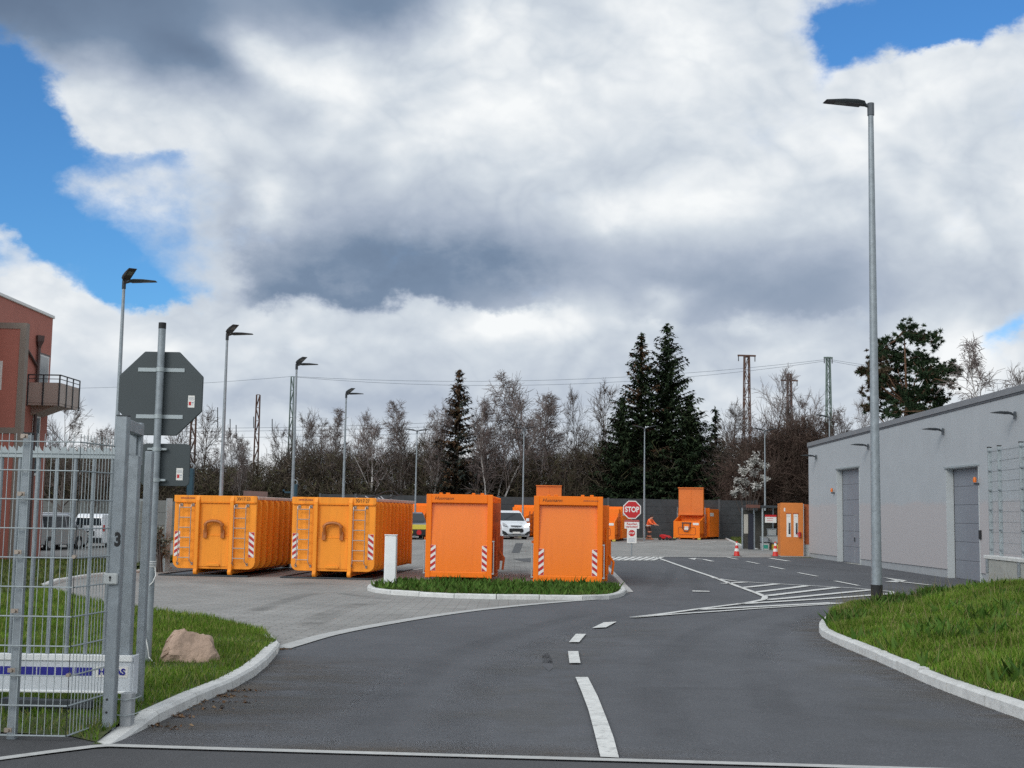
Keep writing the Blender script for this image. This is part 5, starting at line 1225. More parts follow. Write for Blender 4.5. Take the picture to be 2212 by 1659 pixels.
# ------------------------------------------------------------------ vehicles
def vehicle(name, label, cat, loc, rz, paint, prof, belt, W, wheels, glass_f, rear=False, lower=None, wr=.33, roof=None, top_in=.16, lights=HEADL, group=None):
    """profile (y, z) nose at y=0; belt = z of the waist; glass_f = (y0, y1) of the side glass"""
    t = thing(name, label, cat, loc, rz, group); zt = max(p[1] for p in prof); n = len(prof)
    hw = lambda z: W / 2 * (1 - top_in * max(0, z - belt) / (zt - belt)) if z > belt else W / 2 * (1 - .05 * max(0, (.6 - z)))
    b = MB(); vs = [(-hw(z), y, z) for y, z in prof] + [(hw(z), y, z) for y, z in prof]
    fs = [(i, (i + 1) % n, n + (i + 1) % n, n + i) for i in range(n)]
    bi = [i for i, p in enumerate(prof) if abs(p[1] - belt) < 1e-6]; i0, i1 = bi[0], bi[-1]
    up = list(range(i0, i1 + 1)); lo = list(range(i1, n)) + list(range(0, i0 + 1))
    for L_ in (up, lo): fs += [L_, [n + i for i in L_]]
    mi = None; b.add(vs, fs); b.build('body', paint, t, .07, False, seg=3)
    # windscreen: segment after the front belt point
    def on_seg(i, j, nm, m, f0=.08, f1=.92, side=.10, off=.012):
        (ya, za), (yb, zb) = prof[i], prof[j]; d = Vector((0, yb - ya, zb - za)).normalized(); nn = Vector((0, -(zb - za), yb - ya)).normalized()
        if nn.z < 0: nn = -nn
        if abs(nn.z) < .5: nn = Vector((0, -1 if i < n / 2 else 1, 0)) if False else (nn if (nn.y < 0) == (ya < 1.5) else -nn)
        q = []
        for f, s in ((f0, -1), (f0, 1), (f1, 1), (f1, -1)):
            y, z = ya + (yb - ya) * f, za + (zb - za) * f; q.append(Vector((s * (hw(z) - side), y, z)) + nn * off)
        q2 = [v - nn * .03 for v in q]
        MB().add(q + q2, [(0, 1, 2, 3), (4, 5, 6, 7), (0, 1, 5, 4), (1, 2, 6, 5), (2, 3, 7, 6), (3, 0, 4, 7)]).build(nm, m, t)
    on_seg(i0, i0 + 1, 'windscreen', GLASS); on_seg(i1, i1 - 1, 'rear_window', GLASS, .12, .85, .12)
    zg0, zg1 = belt + .05, zt - .14
    for sx in (-1, 1):
        for k, (ya, yb, ya2, yb2) in enumerate(glass_f):
            q = [(sx * (hw(zg0) + .006), ya, zg0), (sx * (hw(zg0) + .006), yb, zg0), (sx * (hw(zg1) + .006), yb2, zg1), (sx * (hw(zg1) + .006), ya2, zg1)]; q2 = [(x - sx * .02, y, z) for x, y, z in q]
            MB().add(q + q2, [(0, 1, 2, 3), (4, 5, 6, 7), (0, 1, 5, 4), (1, 2, 6, 5), (2, 3, 7, 6), (3, 0, 4, 7)]).build('side_window', GLASS, t)
        for y in wheels:
            ty = MB(); ty.tube([(sx * (W / 2 - .20), y, wr), (sx * (W / 2 + .012), y, wr)], wr, 20); wh = MB(); tyre = ty.build('wheel', BLACK, t, .02); wh.tube([(sx * (W / 2 + .0), y, wr), (sx * (W / 2 + .02), y, wr)], wr * .6, 14); wh.build('rim', SILVER, tyre)
            ar = MB(); P = [(sx * (W / 2 - .0), y + (wr + .05) * math.cos(a), wr + (wr + .05) * math.sin(a)) for a in [math.pi * k / 10 for k in range(11)]]; ar.tube(P, .035, 6); ar.build('wheel_arch', BLACK, t)
        mm = MB(); mm.box((sx * (W / 2 + .12), prof[i0][0] + .12, belt + .12), (.22, .1, .22)); mm.build('mirror', BLACK if rear else paint, t, .03)
    return t
vanp = [(.10, .22), (.0, .45), (.02, .80), (.18, 1.02), (.85, 1.22), (1.62, 1.86), (2.0, 1.97), (4.75, 1.96), (4.93, 1.80), (4.97, 1.22), (4.97, .42), (4.9, .24)]
q = at(1115, 1166); vr = R(17)
t = vehicle('parked_van', 'white van facing the camera between the two press containers', 'van', q, vr, VANW, vanp, 1.22, 1.98, (.95, 3.9), [(1.25, 2.1, 1.72, 2.1), (2.2, 3.2, 2.2, 3.2)])
b = MB(); b.prism(rrect(-.50, .50, .50, .76, .1), 'y', -.035, .05); b.build('grille', BLACK, t); b = MB(); b.prism([(-.36, .90), (.36, .90), (.40, .96), (-.40, .96)], 'y', -.0, .06); b.build('upper_grille', BLACK, t)
for sx in (-1, 1):
    b = MB(); b.prism([(sx * .58, .86), (sx * .95, .98), (sx * .93, 1.14), (sx * .72, 1.04)], 'y', -.02, .14); b.build('headlight', HEADL if sx < 0 else GLINTW, t)
    b = MB(); b.prism([(sx * .60, .36), (sx * .97, .40), (sx * .98, .62), (sx * .74, .52)], 'y', -.03, .2); b.build('fog_lamp_bezel', BLACK, t)
b = MB(); b.prism([(-.9, .30), (.9, .30), (.86, .36), (-.86, .36)], 'y', .0, .1); b.build('bumper_strip', BLACK, t)
MB().b2((-.26, -.055, .42), (.26, -.036, .54)).build('number_plate', REFWHITE, t, .004); MB().lathe([(0, -.01), (.09, -.01), (.09, .01), (0, .01)], (0, -.0, .93), 12).build('badge', DKPAINT, t)

q = at(893, 1166); t = vehicle('parked_car', 'dark pickup-like car with yellow nose half hidden behind the left press container', 'car', q, R(10), DKPAINT, [(.1, .3), (.0, .5), (.0, .95), (.5, 1.08), (1.1, 1.16), (1.65, 1.70), (2.0, 1.78), (4.2, 1.76), (4.5, 1.16), (4.5, .4), (4.4, .3)], 1.16, 1.85, (.9, 3.5), [(1.4, 2.3, 1.75, 2.3), (2.4, 3.4, 2.4, 3.4)])
MB().b2((-.93, -.03, .66), (.93, .3, .98)).build('nose_panel', YELLOWP, t, .03); MB().b2((-.93, -.05, .28), (.93, .1, .62)).build('bumper', BLACK, t, .03)
MB().b2((-.55, -.07, .42), (-.05, -.051, .58)).build('number_plate', YELLOWP, t); b = MB(); b.lathe([(.0, -.06), (.16, -.06), (.16, .02), (0, .02)], (0, 0, 0), 14); o = b.build('fog_lamp', RED, t); o.location = (.35, -.05, .48); o.rotation_euler = (R(90), 0, 0)
def rear_bits(t, y, W, zl, plate=True, hi=.9):
    for sx in (-1, 1): MB().b2((sx * W / 2 - .07, y - .06, zl), (sx * W / 2 + .01, y + .04, zl + .38)).build('tail_light', TAILR, t, .02)
    MB().b2((-W / 2 + .03, y - .02, .30), (W / 2 - .03, y + .09, .58)).build('bumper', DKMETAL, t, .03)
    MB().b2((-.27, y + .015, .74), (.27, y + .035, .87)).build('number_plate', REFWHITE, t); MB().b2((-.40, y + .005, .70), (.40, y + .014, .96)).build('plate_recess', DKMETAL, t)
lot = lambda x, Y: Vector((atY(x, 1150, Y).x, Y, LOT + .012))
L_ = 5.0
q = lot(158, 73); t = vehicle('parked_van', 'silver van seen from behind through the gate bars', 'van', q, R(180 - 12), SILVER, [(.10, .25), (.0, .5), (.0, .85), (.3, 1.05), (.95, 1.18), (1.7, 1.86), (2.0, 1.95), (4.75, 1.95), (4.9, 1.86), (4.98, 1.18), (5.0, .5), (4.95, .28)], 1.18, 1.92, (.95, 3.9), [(1.4, 2.2, 1.8, 2.2), (2.3, 3.4, 2.3, 3.4), (3.5, 4.5, 3.5, 4.5)], True)
rear_bits(t, 4.99, 1.92, .95)
q = lot(80, 70); t = vehicle('parked_van', 'dark blue van with pale roof facing the gate', 'van', q, R(6), DKPAINT, vanp, 1.22, 1.9, (.95, 3.9), [(1.25, 2.1, 1.72, 2.1), (2.2, 3.2, 2.2, 3.2)])
MB().b2((-.72, 1.95, 1.965), (.72, 4.7, 2.0)).build('roof_panel', VANW, t, .02)
for sx in (-1, 1): MB().b2((sx * .62 - .16, -.02, .82), (sx * .62 + .16, .15, .98)).build('headlight', HEADL, t, .03)
MB().b2((-.26, -.03, .45), (.26, -.01, .56)).build('number_plate', REFWHITE, t)
carp = [(.1, .25), (.0, .5), (.05, .70), (.95, .93), (1.75, 1.40), (2.3, 1.48), (3.4, 1.42), (4.1, .93), (4.2, .6), (4.15, .28)]
q = lot(8, 66); t = vehicle('parked_car', 'white car at the far left edge behind the mesh fence', 'car', q, R(8), VANW, carp, .93, 1.75, (.8, 3.35), [(1.35, 2.2, 1.85, 2.2), (2.3, 3.5, 2.3, 3.2)])
for sx in (-1, 1): MB().b2((sx * .6 - .17, -.01, .58), (sx * .6 + .17, .12, .74)).build('headlight', HEADL, t, .03)
q = lot(276, 80); t = vehicle('parked_van', 'white van glimpsed between the gate posts', 'van', q, R(170), VANW, vanp, 1.22, 1.9, (.95, 3.9), [(1.25, 2.1, 1.72, 2.1), (2.2, 3.2, 2.2, 3.2)], True); rear_bits(t, 4.97, 1.9, .95)

# white cabinet and the two teal posts
q = at(1440, 1158.5); t = thing('electric_cabinet', 'white electric cabinet on the ground left of the raised-lid press', 'cabinet', q); MB().b2((-.27, 0, .05), (.27, .3, 1.05)).build('housing', WHITE, t, .015); MB().b2((-.25, -.01, .12), (.25, 0, 1.0)).build('door', GREYP, t); MB().b2((-.24, -.03, .58), (-.12, -.01, .63)).build('handle', BLACK, t); MB().b2((0, -.02, .08), (.2, -.01, .13)).build('cable_slot', BLACK, t)
for x, y, Y, lb in ((413, 1012, 50, 'dark teal post with side arm behind the roll-off container nearest the gate'), (637, 1046, 60, 'dark teal post with side arm close behind the third twin-arm lamp from the left')):
    q = atY(x, y, Y); gz = g(q.x, q.y); h = q.z - gz; t = thing('arm_post', lb, 'post', (q.x, q.y, gz), 0, 'dark teal posts behind the roll-off containers')
    MB().b2((-.12, -.12, 0), (.12, .12, h)).build('post', TEAL, t, .02); a = MB(); a.b2((-.55, -.05, h - .42), (-.12, .05, h - .34)); a.b2((-.55, -.05, h - .42), (-.47, .05, h - .25)); a.build('arm', TEAL, t); a = MB(); a.tube([(.12 * math.cos(k / 8 * math.pi * 2), 0, h + .08 + .12 * math.sin(k / 8 * math.pi * 2)) for k in range(9)], .03, 6); a.build('ring', GALV, t)

# ------------------------------------------------------------------ worker pushing a red machine
def skin_mesh(name, nodes, edges, m, parent=None, sub=2):
    me = bpy.data.meshes.new(name); me.from_pydata([n[0] for n in nodes], edges, []); me.materials.append(m)
    o = bpy.data.objects.new(name, me); col.objects.link(o); o.parent = parent
    s = o.modifiers.new('skin', 'SKIN'); s.use_smooth_shade = True
    sv = me.skin_vertices[0].data
    for i, n in enumerate(nodes): r_ = n[1]; sv[i].radius = r_ if isinstance(r_, tuple) else (r_, r_); sv[i].use_root = (i == 0)
    d = o.modifiers.new('sub', 'SUBSURF'); d.levels = sub; d.render_levels = sub
    return o
q = at(1402, 1166); W_ = thing('person', 'worker in orange high-visibility jacket bending forward, hands on a machine handle', 'person', q, R(-32))
W_.scale = (1.18, 1.22, 1.03)
# +x is the direction the worker walks (to the right)
J = {'pelvis': (-.06, 0, .92), 'waist': (-.02, 0, 1.08), 'chest': (.06, 0, 1.32), 'neck': (.13, 0, 1.47), 'head': (.18, 0, 1.58), 'crown': (.20, 0, 1.69)}
body = [(J['pelvis'], (.15, .11)), (J['waist'], (.135, .10)), (J['chest'], (.165, .115)), (J['neck'], .055), (J['head'], (.075, .09)), (J['crown'], (.065, .075)), ((.27, 0, 1.575), .016), ((.24, 0, 1.51), .03)]
ed = [(0, 1), (1, 2), (2, 3), (3, 4), (4, 5), (4, 6), (4, 7)]
for s in (-1, 1):
    i = len(body); kx = .03 if s < 0 else -.02; fxp = .22 if s < 0 else -.20
    body += [((-.06, s * .10, .86), .09), ((kx + .03, s * .11, .48), .06), ((fxp * .8 - .02, s * .11, .10), .042), ((fxp * .8 + .12, s * .12, .045), .04)]; ed += [(0, i), (i, i + 1), (i + 1, i + 2), (i + 2, i + 3)]
    i = len(body); body += [((.08, s * .20, 1.39), .065), ((.22, s * .24, 1.16), .045), ((.42, s * .17, 1.06), .032), ((.50, s * .16, 1.04), (.035, .02))]; ed += [(2, i), (i, i + 1), (i + 1, i + 2), (i + 2, i + 3)]
    w_ = i + 3
    for k, (dy, ln) in enumerate(((-.03, .08), (-.01, .09), (.01, .085), (.03, .07))):
        j = len(body); body += [((.55, s * .16 + dy, 1.03), .009), ((.55 + ln * .4, s * .16 + dy, .985), .008)]; ed += [(w_, j), (j, j + 1)]
    j = len(body); body += [((.51, s * .11, 1.01), .010), ((.55, s * .10, .985), .009)]; ed += [(w_, j), (j, j + 1)]
skin_mesh('body', body, ed, SKIN, W_)
jk = [((-.05, 0, .95), (.18, .145)), ((-.01, 0, 1.10), (.175, .14)), ((.07, 0, 1.32), (.20, .15)), ((.12, 0, 1.44), (.09, .08))]; je = [(0, 1), (1, 2), (2, 3)]
for s in (-1, 1): i = len(jk); jk += [((.09, s * .20, 1.38), .088), ((.22, s * .25, 1.16), .068), ((.40, s * .18, 1.07), .055)]; je += [(2, i), (i, i + 1), (i + 1, i + 2)]
skin_mesh('jacket', jk, je, HIVIS, W_)
tr = [((-.06, 0, .93), (.165, .125))]; te = []
for s in (-1, 1):
    kx = .03 if s < 0 else -.02; fxp = .22 if s < 0 else -.20; i = len(tr); tr += [((-.05, s * .10, .82), .105), ((kx + .03, s * .11, .48), .08), ((fxp * .8 - .02, s * .11, .12), .065)]; te += [(0, i), (i, i + 1), (i + 1, i + 2)]
skin_mesh('trousers', tr, te, TROUS, W_)
for s in (-1, 1):
    kx = .06 if s < 0 else .01; fxp = .22 if s < 0 else -.20
    for z, rr in ((.56, .098), (.26, .085)):
        f = (z - .12) / .36; x = (fxp * .8 - .02) * (1 - min(1, f)) + kx * min(1, f); MB().tube([(x, s * .11, z - .035), (x + .01, s * .11, z + .035)], rr, 12).build('reflective_band', mat('band salmon', (.75, .30, .18), .6, 0, .05, 5), W_, smooth=True)
    b = MB(); fx_ = fxp * .8; b.prism([(fx_ - .10, 0), (fx_ + .20, 0), (fx_ + .19, .07), (fx_ + .08, .10), (fx_ + .04, .17), (fx_ - .09, .17)], 'y', s * .11 - .05, s * .11 + .05); b.build('boot', mat('boot', (.42, .16, .08), .8, 0, .1, 9), W_, .02)
MB().tube([(-.045, 0, .985), (-.04, 0, 1.03)], .165, 14).build('jacket_band', REFWHITE, W_, smooth=True)
hr = bmesh.new(); bmesh.ops.create_icosphere(hr, subdivisions=2, radius=.105)
for v in hr.verts: v.co = Vector((v.co.x * 1.05 + .175, v.co.y * .9, v.co.z * .95 + 1.645))
for v in hr.verts:
    if v.co.z < 1.60 and v.co.x > .17: v.co.x = .17
me = bpy.data.meshes.new('hair'); hr.to_mesh(me); hr.free(); me.materials.append(HAIR); o = bpy.data.objects.new('hair', me); col.objects.link(o); o.parent = W_
fc = MB()
for s in (-1, 1): fc.lathe([(0, -.012), (.012, 0), (0, .012)], (.252, s * .032, 1.60), 8)
fc.b2((.245, -.025, 1.528), (.262, .025, 1.536)); fc.build('eyes_and_mouth', HAIR, W_)

mq = q + Vector((.55, 0, 0)); t = thing('push_machine', 'low red push machine with a long handle in front of the worker', 'machine', q + Vector((.55 * math.cos(R(-32)), .55 * math.sin(R(-32)), 0)), R(-32))
b = MB(); b.prism([(.35, .1), (1.15, .1), (1.15, .22), (.95, .34), (.55, .42), (.38, .36)], 'y', -.26, .26); b.build('housing', RED, t, .04); MB().b2((1.1, -.28, .04), (1.5, .28, .16)).build('brush_head', BLACK, t, .03)
for x in (.45, 1.0):
    for s in (-1, 1): MB().tube([(x, s * .27, .12), (x, s * .33, .12)], .12, 14).build('wheel', BLACK, t)
b = MB(); b.tube([(-.02, .22, 1.04), (.15, .22, .85), (.42, .2, .34)], .016, 6); b.tube([(-.02, -.22, 1.04), (.15, -.22, .85), (.42, -.2, .34)], .016, 6); b.tube([(-.02, -.22, 1.04), (-.02, .22, 1.04)], .016, 6); b.build('handle', DKMETAL, t)
# ------------------------------------------------------------------ trees
def seg_quads(S):
    S = np.asarray(S, float); p0, p1, r0, r1 = S[:, 0:3], S[:, 3:6], S[:, 6:7], S[:, 7:8]
    t = p1 - p0; t /= np.linalg.norm(t, axis=1, keepdims=True) + 1e-9
    a = np.where(np.abs(t[:, 2:3]) < .9, np.array([[0, 0, 1.0]]), np.array([[1.0, 0, 0]])); u = np.cross(t, a); u /= np.linalg.norm(u, axis=1, keepdims=True); w = np.cross(t, u)
    Q = []
    for k in range(3):
        c0, s0, c1, s1 = [f(2 * math.pi * kk / 3) for kk in (k, k + 1) for f in (math.cos, math.sin)]
        d0, d1 = u * c0 + w * s0, u * c1 + w * s1
        Q.append(np.stack([p0 + d0 * r0, p0 + d1 * r0, p1 + d1 * r1, p1 + d0 * r1], 1))
    return np.stack(Q, 1).reshape(-1, 3)
def bare_tree(seed, H=10, r0=.14, fb=.25, nb=22, ang=50, lf=.36, droop=0.0, l2=6, l3=5, stems=1, fan=14, wob=.05):
    rd = random.Random(seed); TR, TW = [], []
    def path(p, d, L, ra, rb, n, wobble, pull):
        pts = [p.copy()]; rs = [ra]; d = d.normalized()
        for i in range(n):
            d = (d + Vector((rd.gauss(0, wobble), rd.gauss(0, wobble), rd.gauss(0, wobble) + pull))).normalized(); p = p + d * (L / n); pts.append(p.copy()); rs.append(ra + (rb - ra) * (i + 1) / n)
        return pts, rs
    def put(dst, pts, rs):
        for a, b, x, y in zip(pts, pts[1:], rs, rs[1:]): dst.append((*a, *b, x, y))
    def pick(pts, rs, f):
        k = f * (len(pts) - 1); i = min(int(k), len(pts) - 2); return pts[i].lerp(pts[i + 1], k - i), (pts[i + 1] - pts[i]).normalized(), rs[i] + (rs[i + 1] - rs[i]) * (k - i)
    def side(d, a):
        o = d.orthogonal().normalized(); o.rotate(Matrix.Rotation(rd.uniform(0, 6.283), 3, d)); return (d * math.cos(a) + o * math.sin(a)).normalized()
    for s in range(stems):
        d0 = Vector((math.sin(R(fan)) * math.cos(s * 6.283 / max(1, stems) + rd.random()), math.sin(R(fan)) * math.sin(s * 6.283 / max(1, stems) + rd.random()), 1)) if stems > 1 else Vector((rd.gauss(0, .04), rd.gauss(0, .04), 1))
        h = H * (1 if s == 0 else rd.uniform(.7, .98)); q = Vector((rd.gauss(0, .12), rd.gauss(0, .12), 0)) if stems > 1 else Vector((0, 0, 0))
        tp, tr = path(q - Vector((0, 0, .3)), d0, h, r0 * (1 if stems == 1 else .75), .018, 12, wob, .02); put(TR, tp, tr)
        for b in range(int(nb / (1 if stems == 1 else stems * .55))):
            f = fb + (1 - fb) * (b + rd.random()) / (nb / (1 if stems == 1 else stems * .55)); p, d, r = pick(tp, tr, min(f, .985))
            L = h * lf * (1.05 - f) ** .7 * rd.uniform(.6, 1.2) + .25
            bp, br_ = path(p, side(d, R(ang * rd.uniform(.7, 1.2))), L, max(.018, r * .55), .012, 5, .13, .10 - droop * .3); put(TR if r * .55 > .04 and stems == 1 and L > 2.2 else TW, bp, br_)
            for c in range(l2):
                f2 = rd.uniform(.2, 1); p2, d2, r2 = pick(bp, br_, min(f2, .97)); L2 = L * .5 * rd.uniform(.5, 1.1) + .15
                cp, c_r = path(p2, side(d2, R(42)), L2, max(.012, r2 * .6), .009, 3, .16, .06 - droop); put(TW, cp, c_r)
                for e in range(l3):
                    p3, d3, r3 = pick(cp, c_r, rd.uniform(.15, .97)); ep, er = path(p3, side(d3, R(38)), L2 * .55 * rd.uniform(.5, 1.3) + .12, .0105, .007, 2, .18, .03 - droop * 1.6); put(TW, ep, [v * 1.15 for v in er])
    return np.array(TR), np.array(TW)
MODELS = {}
def model(key, **kw):
    TR, TW = bare_tree(**kw); MODELS[key] = [TR, TW, kw.get('H', 10), None]
model('birch', seed=3, H=11, r0=.12, fb=.30, nb=34, ang=36, lf=.33, droop=.07, l2=8, l3=7)
model('birch_tall', seed=8, H=12, r0=.11, fb=.38, nb=32, ang=32, lf=.27, droop=.09, l2=8, l3=7)
model('birch_fan', seed=21, H=11, r0=.13, fb=.32, nb=52, ang=36, lf=.25, droop=.06, l2=7, l3=6, stems=6, fan=13)
model('fork', seed=14, H=8, r0=.15, fb=.42, nb=15, ang=44, lf=.52, droop=.0, l2=7, l3=6, wob=.06)
model('dark', seed=31, H=11, r0=.13, fb=.18, nb=26, ang=42, lf=.36, droop=-.02, l2=7, l3=6)
model('spread', seed=42, H=9, r0=.2, fb=.22, nb=22, ang=62, lf=.55, droop=-.01, l2=8, l3=6, wob=.08)
model('weep', seed=51, H=10, r0=.13, fb=.25, nb=26, ang=46, lf=.34, droop=.14, l2=7, l3=7)
MESH = {}
def bare(key, label, x, ytop, Y, trunk, twig, zr=None, group='bare trees behind the yard wall', wide=1.0, name='bare_tree'):
    TR, TW, H, _ = MODELS[key]; top = atY(x, ytop, Y); zb = g(top.x, Y) if Y < 100 else hill_z(top.x, Y) - .2
    base = atY(x, ytop, Y); xb = base.x; s = (top.z - zb) / (H * 1.0)
    t = thing(name, label, 'tree', (xb, Y, zb), zr if zr is not None else random.uniform(0, 6.28), group); t.scale = (s * wide, s * wide, s)
    k = (key, trunk.name, twig.name)
    if k not in MESH:
        a = tri_mesh('trunk', seg_quads(TR), trunk, t, 4); b = tri_mesh('crown', seg_quads(TW), twig, t, 4); MESH[k] = (a.data, b.data)
    else:
        for nm, d in zip(('trunk', 'crown'), MESH[k]): o = bpy.data.objects.new(nm, d); col.objects.link(o); o.parent = t
    return t
# railway bank behind the wall
def hill_z(x, y):
    s = min(1, max(0, (y - 104) / 22.0)); s = s * s * (3 - 2 * s)
    hx = 4.4 + .8 * math.sin(x * .11 + 1) + .5 * math.sin(x * .31) - (1.6 if x > 24 else 0)
    return s * hx - .6 * (1 - s)
EARTH = mat('bank earth', (.045, .035, .025), .95, 0, .4, .9, (.03, .032, .014), .6, 1.0, 2.5)
hb_ = MB(); HXs = [-110 + 3 * i for i in range(64)]; HYs = [100.5, 103, 106, 109, 112, 115, 118, 121, 124, 127, 132, 145, 200]
hb_.add([(x, y, hill_z(x, y) + random.uniform(-.15, .15)) for y in HYs for x in HXs], [(j * 64 + i, j * 64 + i + 1, (j + 1) * 64 + i + 1, (j + 1) * 64 + i) for j in range(len(HYs) - 1) for i in range(63)])
tag(hb_.build('hillside', EARTH, smooth=True), kind='structure')

def thicket(n, prof, Y0, Y1, m, w=.035, lmin=.5, lmax=1.5, xr=None):
    pxs = np.array([p[0] for p in prof], float); pys = np.array([p[1] for p in prof], float)
    X = rng.uniform(pxs[0], pxs[-1], n); Yd = rng.uniform(Y0, Y1, n); tops = np.interp(X, pxs, pys)
    tops = tops + 10 * np.sin(X * .11) + 7 * np.sin(X * .29 + 1) + 4 * np.sin(X * .83)
    V = np.zeros((n, 3, 3))
    for i in range(n):
        tp = atY(X[i], tops[i], Yd[i]); zb = hill_z(tp.x, Yd[i]) if Yd[i] > 101 else -.4
        f = rng.random() ** .8; L = rng.uniform(lmin, lmax); z = zb + (max(tp.z - zb, .5)) * f
        d = np.array([rng.normal(0, .75), rng.normal(0, .6), .8 if rng.random() < .45 else rng.normal(0, .6)]); d /= np.linalg.norm(d)
        s = np.cross(d, rng.normal(0, 1, 3)); s /= np.linalg.norm(s) + 1e-9
        p = np.array([tp.x + rng.normal(0, .3), Yd[i], z]); V[i, 0] = p - s * w; V[i, 1] = p + s * w; V[i, 2] = p + d * L
    return V.reshape(-1, 3)
PROF = [(-40, 965), (100, 962), (240, 955), (330, 965), (420, 990), (520, 992), (600, 978), (640, 960), (700, 952), (800, 968), (860, 960), (930, 950), (1000, 985), (1100, 985), (1230, 960), (1300, 945), (1420, 950), (1560, 940), (1650, 940), (1700, 928), (1760, 935), (1880, 950), (2060, 960)]
def wood(n, prof, Y0, Y1, keys, jit):               # far bare wood on the bank, one mass
    pxs = [p[0] for p in prof]; pys = [p[1] for p in prof]; out = []; rd = random.Random(99)
    for i in range(n):
        x = pxs[0] + (pxs[-1] - pxs[0]) * (i + rd.random()) / n; Y = rd.uniform(Y0, Y1); y = float(np.interp(x, pxs, pys)) + rd.uniform(-jit, jit)
        TR, TW, H, _ = MODELS[keys[i % len(keys)]]; S_ = np.concatenate([TR, TW[rng.random(len(TW)) < .7]]); tp = atY(x, y, Y); zb = hill_z(tp.x, Y) - .2; s = max(2.5, tp.z - zb) / H; an = rd.uniform(0, 6.283); c, q = math.cos(an), math.sin(an); w_ = s * rd.uniform(.8, 1.3)
        A = S_.copy()
        for k in (0, 3): A[:, k], A[:, k + 1], A[:, k + 2] = tp.x + (S_[:, k] * c - S_[:, k + 1] * q) * w_, Y + (S_[:, k] * q + S_[:, k + 1] * c) * w_, zb + S_[:, k + 2] * s
        A[:, 6:8] = np.maximum(S_[:, 6:8] * s, .009); out.append(A)
    return seg_quads(np.concatenate(out))
tag(tri_mesh('distant_wood', wood(20, [(a, b - 36) for a, b in PROF], 108, 123, ['spread', 'dark', 'weep', 'dark', 'spread', 'birch'], 26), TWIGD, None, 4), kind='stuff')
tag(tri_mesh('thicket', wood(90, [(a, b + 40) for a, b in PROF], 103.5, 112, ['spread', 'fork', 'spread'], 34), BRUSH, None, 4), kind='stuff')
tag(tri_mesh('thicket', np.concatenate([thicket(60000, [(a, b + 24) for a, b in PROF], 104, 121, BRUSH, .022, .5, 1.3), thicket(26000, [(a, b + 30) for a, b in PROF], 103.5, 110, BRUSH, .04, .5, 1.4)]), BRUSH), kind='stuff')
RBR = leafmat('reddish thicket twigs', [(.055, .036, .03), (.09, .06, .05), (.12, .085, .07), (.07, .055, .042)], .9)
RPR = [(1566, 1020), (1610, 1000), (1640, 955), (1700, 938), (1750, 935), (1800, 945)]
tag(tri_mesh('thicket', thicket(20000, RPR, 99.5, 101.5, BRUSH, .018, .4, 1.0), RBR), kind='stuff')
tag(tri_mesh('thicket', wood(18, [(a, b - 8) for a, b in RPR if a > 1610], 100.5, 102.5, ['spread', 'fork', 'dark'], 30), RBR, None, 4), kind='stuff')
tag(tri_mesh('thicket', thicket(9000, [(330, 1058), (420, 1050), (500, 1045), (640, 1052), (800, 1058), (900, 1060)], 102.5, 103.6, BRUSH, .035, .4, 1.1), BRUSH), kind='stuff')

